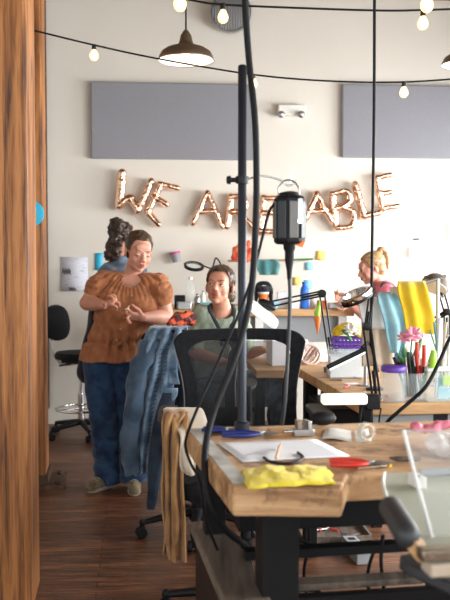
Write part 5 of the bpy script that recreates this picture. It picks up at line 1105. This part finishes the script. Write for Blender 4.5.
# lamp 1: elbow above the purple basket, shade at left
Yl = 3.75; t = thing('desk_lamp', 'black spring-arm desk lamp with a bright white shade reaching left over the chairs', 'lamp', L2(331, 362)); base = T(331, 358, Z2); base = V((W(333, 348, Yl).x, Yl, Z2))
el = W(322, 293.5, Yl); hd = W(271, 304, Yl); b = B(); bx(b, base + V((0, 0, .012)), (.07, .07, .024), 6); build(b, 'base', M['black'], t, bevel=.004)
arm_pair(t, base + V((0, 0, .03)), el); arm_pair(t, el, hd); joint(t, el); joint(t, hd, .014); joint(t, base + V((0, 0, .035)), .014)
c = W(262, 314, Yl - .03); R = RY(38) @ RX(14)
b = B(); rs = [[c + R @ V((x * k, y * k, z)) for x, y in ((-.085, -.05), (.085, -.05), (.09, .0), (.085, .05), (-.085, .05), (-.09, 0))] for z, k in ((-.012, 1), (.010, .95), (.022, .55))]; b.rings(rs); build(b, 'lamp_shade', M['lampwhite'] if 'lampwhite' in M else glow('lampwhite', (.92, .97, .90), .25), t, bevel=.004)
b = B(); b.ell(W(267, 305, Yl), (.045, .025, .022), RY(30)); build(b, 'lamp_head', M['black'], t)
# lamp 2: round magnifier left of the white towel
Yl = 3.12; t = thing('magnifier_lamp', 'black spring-arm magnifier lamp with a tilted white ring head beside the white towel', 'lamp', L2(378, 402)); 
clp = W(377, 410, 3.0); b = B(); bx(b, clp, (.05, .04, .05), 6); bx(b, clp + V((-.03, 0, -.04)), (.045, .03, .05), 6); build(b, 'clamp', M['black'], t, bevel=.004)
top = W(367, 326, Yl); arm_pair(t, clp + V((0, 0, .03)), top, .0045, .014); joint(t, top, .016); up2 = W(372, 291, Yl + .06); arm_pair(t, top, up2, .004, .008); joint(t, up2, .012)
mh = W(356, 296, Yl - .02); R = RY(-26) @ RX(9)
b = B(); b.lathe([(.046, -.012), (.060, -.012), (.063, -.004), (.063, .008), (.055, .014), (.045, .012), (.046, -.012)], mh, R, 36, False); build(b, 'lamp_head', M['chrome'], t)
b = B(); b.lathe([(.0465, -.013), (.0605, -.0125), (.0635, -.005), (.062, -.016)], mh, R, 36, False); build(b, 'head_rim', M['black'], t); b = B(); b.lathe([(.001, .004), (.046, .004), (.046, .0), (.001, 0)], mh, R, 32, False); build(b, 'lens', M['clearer'], t)
b = B().tube([mh + R @ V((.06, 0, 0)), up2], .007, 8); build(b, 'neck', M['chrome'], t)
# lamp 3: flat bar
t = thing('bar_lamp', 'flat black bar lamp with white underside tilted over the crowded bench', 'lamp', W(348, 358, 3.15)); c = W(346.5, 358, 3.15); R = RY(-26) @ RX(-10)
b = B(); bx(b, c, (.165, .05, .018), 0, R); build(b, 'lamp_head', M['black'], t, bevel=.005); b = B(); bx(b, c + R @ V((0, 0, -.0125)), (.155, .044, .007), 0, R); build(b, 'diffuser', M['ledwhite'], t, bevel=.002)
b = B(); b.tube([c + R @ V((.07, .0, .01)), W(369, 343, 3.2), W(374, 356, 3.22), V((W(375, 370, 3.24).x, 3.24, Z2 + .001))], .006, 8, 5); build(b, 'gooseneck', M['black'], t); b = B().lathe([(.035, 0), (.035, .008), (.01, .012)], V((W(375, 370, 3.24).x, 3.24, Z2 + .001)), n=20); build(b, 'base', M['black'], t)
# lamp 4: white tube
t = thing('tube_lamp', 'bright white bar lamp head clamped to the left corner of the crowded bench', 'lamp', W(350, 400, 2.86)); c = W(344, 399, 2.86)
b = B(); bx(b, c, (.158, .045, .036), 4); build(b, 'lamp_head', M['tubeglow'] if 'tubeglow' in M else glow('tubeglow', (1, .96, .80), .45), t, bevel=.009, seg=3); b = B(); bx(b, c + V((.10, .02, -.012)), (.05, .05, .05), 4); bx(b, W(366, 412, 2.9), (.04, .05, .07), 4); build(b, 'clamp', M['black'], t, bevel=.004)
for k, px in enumerate((362, 372, 381)): solo_tube('hanging_wire', [W(px, 408, 2.86), W(px - 2, 425, 2.85), W(px + 1, 445, 2.9), W(px - 8, 500, 3.0)], .003, 'rubber', ('thin black lamp cord hanging off the crowded bench, leftmost', 'thin black lamp cord hanging off the crowded bench, middle one', 'thin black lamp cord hanging off the crowded bench, rightmost')[k], 'cord', 5)
# lamp 5: right edge
Yl = 3.45; t = thing('desk_lamp', 'dark spring-arm desk lamp with a conical head at the right edge above the yellow towel', 'lamp', W(445, 360, Yl)); c = W(436, 283, Yl)
b = B(); b.lathe([(.058, -.02), (.056, -.004), (.040, .022), (.020, .036), (.004, .04)], c, RY(28) @ RX(-22), 28); build(b, 'lamp_shade', M['shelfwood'], t); b = B(); b.lathe([(.001, -.0215), (.056, -.0205), (.056, -.024), (.001, -.024)], c, RY(28) @ RX(-22), 28, False); build(b, 'reflector', M['white'], t)
b = B(); b.ell(W(428, 280, Yl), (.012, .012, .022), RY(-40)); build(b, 'lamp_head', M['black'], t)
j1 = W(447, 312, Yl); j2 = W(431, 322, Yl); arm_pair(t, W(440, 288, Yl), j1); joint(t, j1, .014); arm_pair(t, j1, j2, .004, .008); joint(t, j2, .012); bs = V((W(446, 372, Yl).x, Yl, Z2)); arm_pair(t, j1, bs + V((0, 0, .02))); b = B().lathe([(.05, 0), (.05, .014), (.02, .02)], bs, n=24); build(b, 'base', M['black'], t)
solo_tube('lamp_cable', [W(456, 330, 2.86), W(449, 340, 2.86), W(440, 360, 2.85), W(427, 385, 2.83), W(412, 400, 2.84), W(398, 412, 2.84), W(386, 424, 2.86), W(382, 440, 2.9)], .0065, 'rubber', 'thick black cable swooping down in front of the clear bin at right', 'cable', 6)
# carrot, basket, bags, cable coil
t = thing('carrot_charm', 'orange toy carrot with green top hanging from the lamp elbow', 'toy', W(318, 322, 3.74)); b = B().lathe([(.002, -.055), (.009, -.02), (.016, .018), (.012, .026)], W(317.5, 322, 3.74), n=16); build(b, 'carrot_body', M['orange'], t)
b = B(); b.tube([W(317.5, 317, 3.74), W(318, 310, 3.74), W(320, 300, 3.75)], [.010, .012, .002], 8); b.ell(W(316.5, 313, 3.74), (.012, .008, .012)); build(b, 'green_top', M['lime'], t)
Yq = 3.6; zc_ = W(348, 347, Yq).z
t = thing('purple_basket', 'small purple slotted basket with yellow and white contents on the crowded bench', 'basket', W(348, 347, Yq)); o = W(348, 347.5, Yq)
b = B(); W_, D_, H_ = .065, .045, .042
for k in range(9): 
    for sy in (-1, 1): bx(b, o + V((-W_ + W_ * 2 * k / 8, sy * D_, H_ / 2)), (.007, .004, H_))
for k in range(6):
    for sx in (-1, 1): bx(b, o + V((sx * W_, -D_ + D_ * 2 * k / 5, H_ / 2)), (.004, .007, H_))
for z in (.003, H_ / 2, H_): 
    for sy in (-1, 1): bx(b, o + V((0, sy * D_, z)), (W_ * 2 + .008, .006, .008))
    for sx in (-1, 1): bx(b, o + V((sx * W_, 0, z)), (.006, D_ * 2 + .008, .008))
bx(b, o + V((0, 0, .002)), (W_ * 2, D_ * 2, .004)); build(b, 'basket_body', M['purple'], t, smooth=False)
t = thing('clear_box', 'clear plastic box under the purple basket', 'box', V((o.x, o.y, Z2))); hB = o.z - Z2 - .002
b = B()
for sx, sy, wx, wy in ((-.085, 0, .003, .12), (.085, 0, .003, .12), (0, -.06, .17, .003), (0, .06, .17, .003)): bx(b, V((o.x + sx, o.y + sy, Z2 + hB / 2)), (wx, wy, hB))
bx(b, V((o.x, o.y, o.z - .004)), (.176, .126, .004)); build(b, 'box_body', M['clear'], t, smooth=False)
b = B(); bx(b, V((o.x - .01, o.y, Z2 + hB * .4)), (.14, .10, hB * .7)); build(b, 'papers', M['paper'], t, smooth=False)
b = B(); 
for k in range(8): b.ell(W(337 + 3.2 * k, 332 - 5 * math.sin(k * .5), Yq + .01), (.022, .022, .022))
solo(bake(b, .006, 2, lambda v, n: .008 * noise.noise(v * 50)), 'yellow_bag', M['yellow'], 'yellow crinkled bag standing in the purple basket', 'bag', angle=180)
t = thing('artificial_flower', 'white artificial flowers with green leaf lying on the purple basket', 'flower', W(351, 331, Yq - .05)); b = flower(B(), W(350, 330, Yq - .05), .034, 8); flower(b, W(357, 333, Yq - .05), .022, 6); build(b, 'petals', M['flowerwhite'], t); b = B(); leaf(b, W(349, 336, Yq - .06), W(341, 330, Yq - .06), .010); leaf(b, W(347, 337, Yq - .06), W(352, 342, Yq - .06), .008); build(b, 'leaves', M['green'], t, solid=.001)
random.seed(21)
b = B()
for k in range(5):
    c = L2(310, 364) + V((.0, .02 * k, .045)); pts = []
    for i in range(13): a = 2 * PI * i / 12; pts.append(c + V((.048 * math.cos(a) * (1 - .1 * k) + .01 * math.sin(k * 3), .03 * math.sin(a + k), .045 * math.sin(a + .4 * k))))
    b.tube(pts, .006, 8, 3)
solo(b, 'cable_coil', M['coilpink'] if 'coilpink' in M else plain('coilpink', (.66, .50, .45), .5, var=.3, vs=60), 'coil of pinkish cable standing on the left end of the crowded bench', 'cable')
b = B(); cc = L2(338, 368, .008); bx(b, cc, (.10, .05, .014), 10); solo(b, 'orange_case', M['orange'], 'flat orange case lying on the crowded bench under the bar lamp', 'case', bevel=.004)
b = B(); cc = L2(322, 362, .035); bx(b, cc, (.05, .06, .06), 20); solo(b, 'white_packet', M['paper'], 'white paper packet beside the coil of pinkish cable', 'packet', smooth=False, bevel=.003)
for k, (px, py, s, m, lab) in enumerate(((335, 377, .05, 'offwhite', 'small cream paper scrap on the crowded bench, leftmost'), (352, 384, .06, 'paper', 'white paper scrap near the front edge of the crowded bench'), (372, 388, .05, 'flowerpink', 'pinkish card lying behind the purple-lidded jar'), (352, 373, .04, 'noteblue', 'small pale blue card lying on the crowded bench'))):
    b = B(); bx(b, L2(px, py, .0015), (s, s * .7, .0015), 20 * k); solo(b, 'paper_scrap', M[m], lab, 'paper', 'paper scraps on the crowded bench', smooth=False)
for k, (px, py, m) in enumerate(((330, 381, 'nickel'), (344, 389, 'red'), (362, 380, 'steel'), (341, 375, 'steel'), (366, 393, 'chrome'), (377, 396, 'orange'))):
    a = L2(px, py, .005); solo_tube('hand_tool', [a, a + V((.05 * math.cos(k * 1.1), .05 * math.sin(k * 1.1), .001))], [.003, .005], m, ('thin brass tool at the left of the crowded bench', 'thin red tool near the left edge of the crowded bench', 'short steel rod behind the white paper scrap', 'short steel rod at the far left of the crowded bench', 'shiny short rod near the front of the crowded bench', 'thin orange tool left of the purple-lidded jar')[k], 'tool')
# ---------------------------------------------------------------- middle table behind the chairs
t = thing('work_table', 'low wooden table behind the near chairs, seen through the chair mesh', 'table', (W(262, 352, 4.6).x, 4.6, 0)); x0 = W(250, 352, 4.4).x; zt_ = .84
b = B(); bx(b, (x0 + .36, 4.62, zt_ - .02), (.72, .62, .04), 5); build(b, 'table_top', M['ply'], t, smooth=False, bevel=.003)
for sx in (.05, .67):
    for sy in (4.36, 4.88): b = B(); bx(b, (x0 + sx, sy, (zt_ - .04) / 2), (.05, .05, zt_ - .04), 5); build(b, 'leg', M['blacksteel'], t, smooth=False)
b = B(); bx(b, W(287, 337, 4.55), (.20, .16, .14), 8); b_ = b; z0 = min(v.z for v in b.v)
for v in b.v: v.z += (zt_ + .001 - z0)
solo(b, 'storage_box', M['paper'], 'white box standing on the low table behind the mesh chair', 'box', smooth=False, bevel=.004)
b = B(); c = V((x0 + .58, 4.5, zt_ + .05)); bx(b, c, (.16, .14, .10), -10); solo(b, 'storage_box', M['noteblue2'] if 'noteblue2' in M else plain('noteblue2', (.50, .58, .68), .5), 'pale blue-grey box on the low table near the crowded bench', 'box', smooth=False, bevel=.004)
# ---------------------------------------------------------------- back bench
ZK = 1.052; YK = 6.12
xa, xb = W(166, 309, YK).x, W(353, 309, YK).x
t = thing('work_bench', 'long wooden bench against the back wall crowded with bottles and tools', 'workbench', ((xa + xb) / 2, YK, 0), 0, 'wooden jewellery benches')
b = B(); bx(b, ((xa + xb) / 2, YK + .40, ZK - .026), (xb - xa, .80, .052), 2); build(b, 'bench_top', M['ply'], t, smooth=False, bevel=.004)
b = B(); bx(b, ((xa + xb) / 2, YK + .09, ZK - .15), (xb - xa - .1, .02, .2), 2); build(b, 'front_panel', M['grey'], t, smooth=False)
for x in (xa + .07, (xa + xb) / 2, xb - .07):
    for y in (YK + .07, YK + .70): b = B(); bx(b, (x, y, (ZK - .052) / 2), (.06, .06, ZK - .052), 2); build(b, 'leg', M['white'], t, smooth=False)
def on(px, dy=.15): return V((W(px, 305, YK + dy).x, YK + dy, ZK + .001))
def bottle(px, r, h, mat, cap, label, dy=.15, neck=.35, cat='bottle', name='bottle', capm='white'):
    q = on(px, dy); t = thing(name, label, cat, q, 0); b = B().lathe([(r * .92, 0), (r, .006), (r, h * .68), (r * .8, h * .78), (r * neck, h * .85), (r * neck, h * .93)], q, n=22); build(b, 'bottle_body', M[mat], t)
    b = B().lathe([(r * neck * 1.2, h * .92), (r * neck * 1.2, h * .99), (r * neck, h)], q, n=16); build(b, 'cap', M[cap], t)
bottle(190.5, .035, .235, 'clear', 'white', 'tall clear glass bottle on the back bench left of the seated woman', .12)
bottle(304.5, .033, .20, 'blue', 'blue', 'bright blue bottle on the back bench under the sticky notes', .12, .5)
bottle(197.5, .024, .11, 'steel', 'chairgrey', 'short grey metal bottle beside the tall clear one', .10)
bottle(203, .020, .13, 'offwhite', 'teal', 'small pale bottle with teal cap on the back bench', .2)
bottle(250, .022, .12, 'magenta', 'white', 'small magenta bottle on the back bench behind the cables', .12)
bottle(312.5, .020, .10, 'offwhite', 'white', 'small white bottle right of the blue bottle', .2)
for k, (px, w_, d_, h_, m, lab, dy) in enumerate(((180, .08, .08, .10, 'black', 'black box at the left end of the back bench', .1), (184, .10, .07, .055, 'steel', 'low steel tin at the left end of the back bench', .0), (204, .09, .07, .05, 'teal', 'low teal box on the back bench by the seated woman', .02), (283, .09, .08, .12, 'paper', 'white box on the back bench left of the blue bottle', .2), (294, .06, .08, .07, 'offwhite', 'small cream box on the back bench beside the blue bottle', .1), (322, .06, .06, .06, 'redbag', 'small red box at the right of the back bench', .1), (335, .10, .08, .045, 'steel', 'low steel tin near the right end of the back bench', .1), (274, .05, .05, .06, 'noteblue', 'pale blue small box on the back bench', .08))):
    b = B(); bx(b, on(px, dy) + V((0, 0, h_ / 2)), (w_, d_, h_), 10 * (k % 3)); solo(b, 'storage_box', M[m], lab, 'box', smooth=False, bevel=.004)
# cup with headphones
q = on(263.5, .1); t = thing('orange_cup', 'orange cup with white rim on the back bench', 'cup', q); b = B().lathe([(.032, 0), (.040, .115), (.037, .115), (.030, .006)], q, n=24); build(b, 'cup_body', M['orange'], t); b = B().lathe([(.040, .108), (.043, .112), (.043, .124), (.037, .124)], q, n=24, caps=False); build(b, 'rim', M['white'], t)
t = thing('headphones', 'black headphones set over the orange cup', 'headphones', q); b = B().tube([q + V((-.052, 0, .08)), q + V((-.056, 0, .14)), q + V((-.03, 0, .185)), q + V((.03, 0, .185)), q + V((.056, 0, .14)), q + V((.052, 0, .08))], .010, 10, 6, 1.6); build(b, 'headband', M['black'], t)
for s in (-1, 1): b = B().lathe([(.012, -.014), (.032, -.012), (.034, .006), (.02, .014)], q + V((s * .055, 0, .085)), RY(90), 18); build(b, 'ear_cup', M['black'], t)
b = B(); 
for k in range(6): b.ell(q + V((.03 * math.cos(k), .03 * math.sin(k), .145)), .026)
solo(bake(b, .006, 1, lambda v, n: .008 * noise.noise(v * 60)), 'black_cloth', M['strap'], 'black fuzzy cloth stuffed in the top of the orange cup', 'cloth', angle=180)
# magnifier ring lamp on back bench
q = on(214, .3); t = thing('magnifier_lamp', 'small black ring magnifier lamp on the back bench left of the seated woman', 'lamp', q); c = W(194, 266, YK + .3)
b = B().lathe([(.060, -.010), (.078, -.010), (.080, .006), (.062, .010), (.060, -.010)], c, RY(8) @ RX(24), 32, False); build(b, 'lamp_head', M['black'], t); b = B().lathe([(.001, .002), (.061, .002), (.061, -.002), (.001, -.002)], c, RY(8) @ RX(24), 32, False); build(b, 'lens', M['clearer'], t)
b = B().tube([c + V((.076, 0, 0)), W(212, 268, YK + .3), W(216, 258, YK + .3), W(222, 270, YK + .3), q + V((.06, 0, .02))], .006, 8, 6); build(b, 'arm', M['black'], t); b = B().lathe([(.05, 0), (.05, .014), (.015, .022)], q + V((.06, 0, 0)), n=22); build(b, 'base', M['black'], t)
# rail on wall with hung bag and cloth
t = thing('wall_rail', 'thin bamboo rail fixed on the wall above the back bench', 'rail', W(272, 260, 6.95)); b = B(); rod(b, W(228, 261, 6.98), W(288, 260, 6.98), .010); build(b, 'rod', M['ply'], t); b = B(); rod(b, W(288, 260, 6.98), W(313, 259, 6.98), .009); build(b, 'green_end', M['green'], t)
for px in (235, 283, 308):
    b = B(); p = W(px, 260.3, 6.98); rod(b, p, V((p.x, wall_y(p.x) + .01, p.z)), .006); build(b, 'bracket', M['steel'], t)
b = B(); c = W(243, 252, 6.93)
for k, (dx, dz, r) in enumerate(((-.05, -.03, .05), (.02, -.03, .055), (.06, .0, .04), (-.01, .04, .045), (.04, .07, .03), (-.06, .02, .03))): b.ell(c + V((dx, 0, dz)), (r, .035, r))
solo(bake(b, .008, 2, lambda v, n: .012 * noise.noise(v * 30)), 'red_bag', M['redbag'], 'red and orange crinkled bag on the wall behind the pole', 'bag', angle=180)
b = drape([(266, 258, 276, 7.0), (261, 256, 278, 6.99), (260, 256, 278, 6.95), (266, 256, 280, 6.93), (275, 260, 278, 6.93)], n=14, folds_=2, amp=.012, seed=13); solo(b, 'teal_cloth', M['teal'], 'teal cloth hung over the bamboo rail on the wall', 'cloth', solid=.006, angle=180)
b = B(); q = on(349, .06); b.tube([q + V((0, 0, .03)), q + V((-.04, -.02, .06))], .010, 10); solo(b, 'hand_tool', M['chrome'], 'small shiny tool on the bench under the blonde woman\'s hands', 'tool')
EXPO = 0.80
SC.view_settings.view_transform = 'Standard'; SC.view_settings.look = 'None'; SC.view_settings.gamma = 1; SC.view_settings.use_curve_mapping = False
SC.view_settings.exposure = EXPO
SC.cycles.max_bounces = 8; SC.cycles.transparent_max_bounces = 16; SC.cycles.use_denoising = True
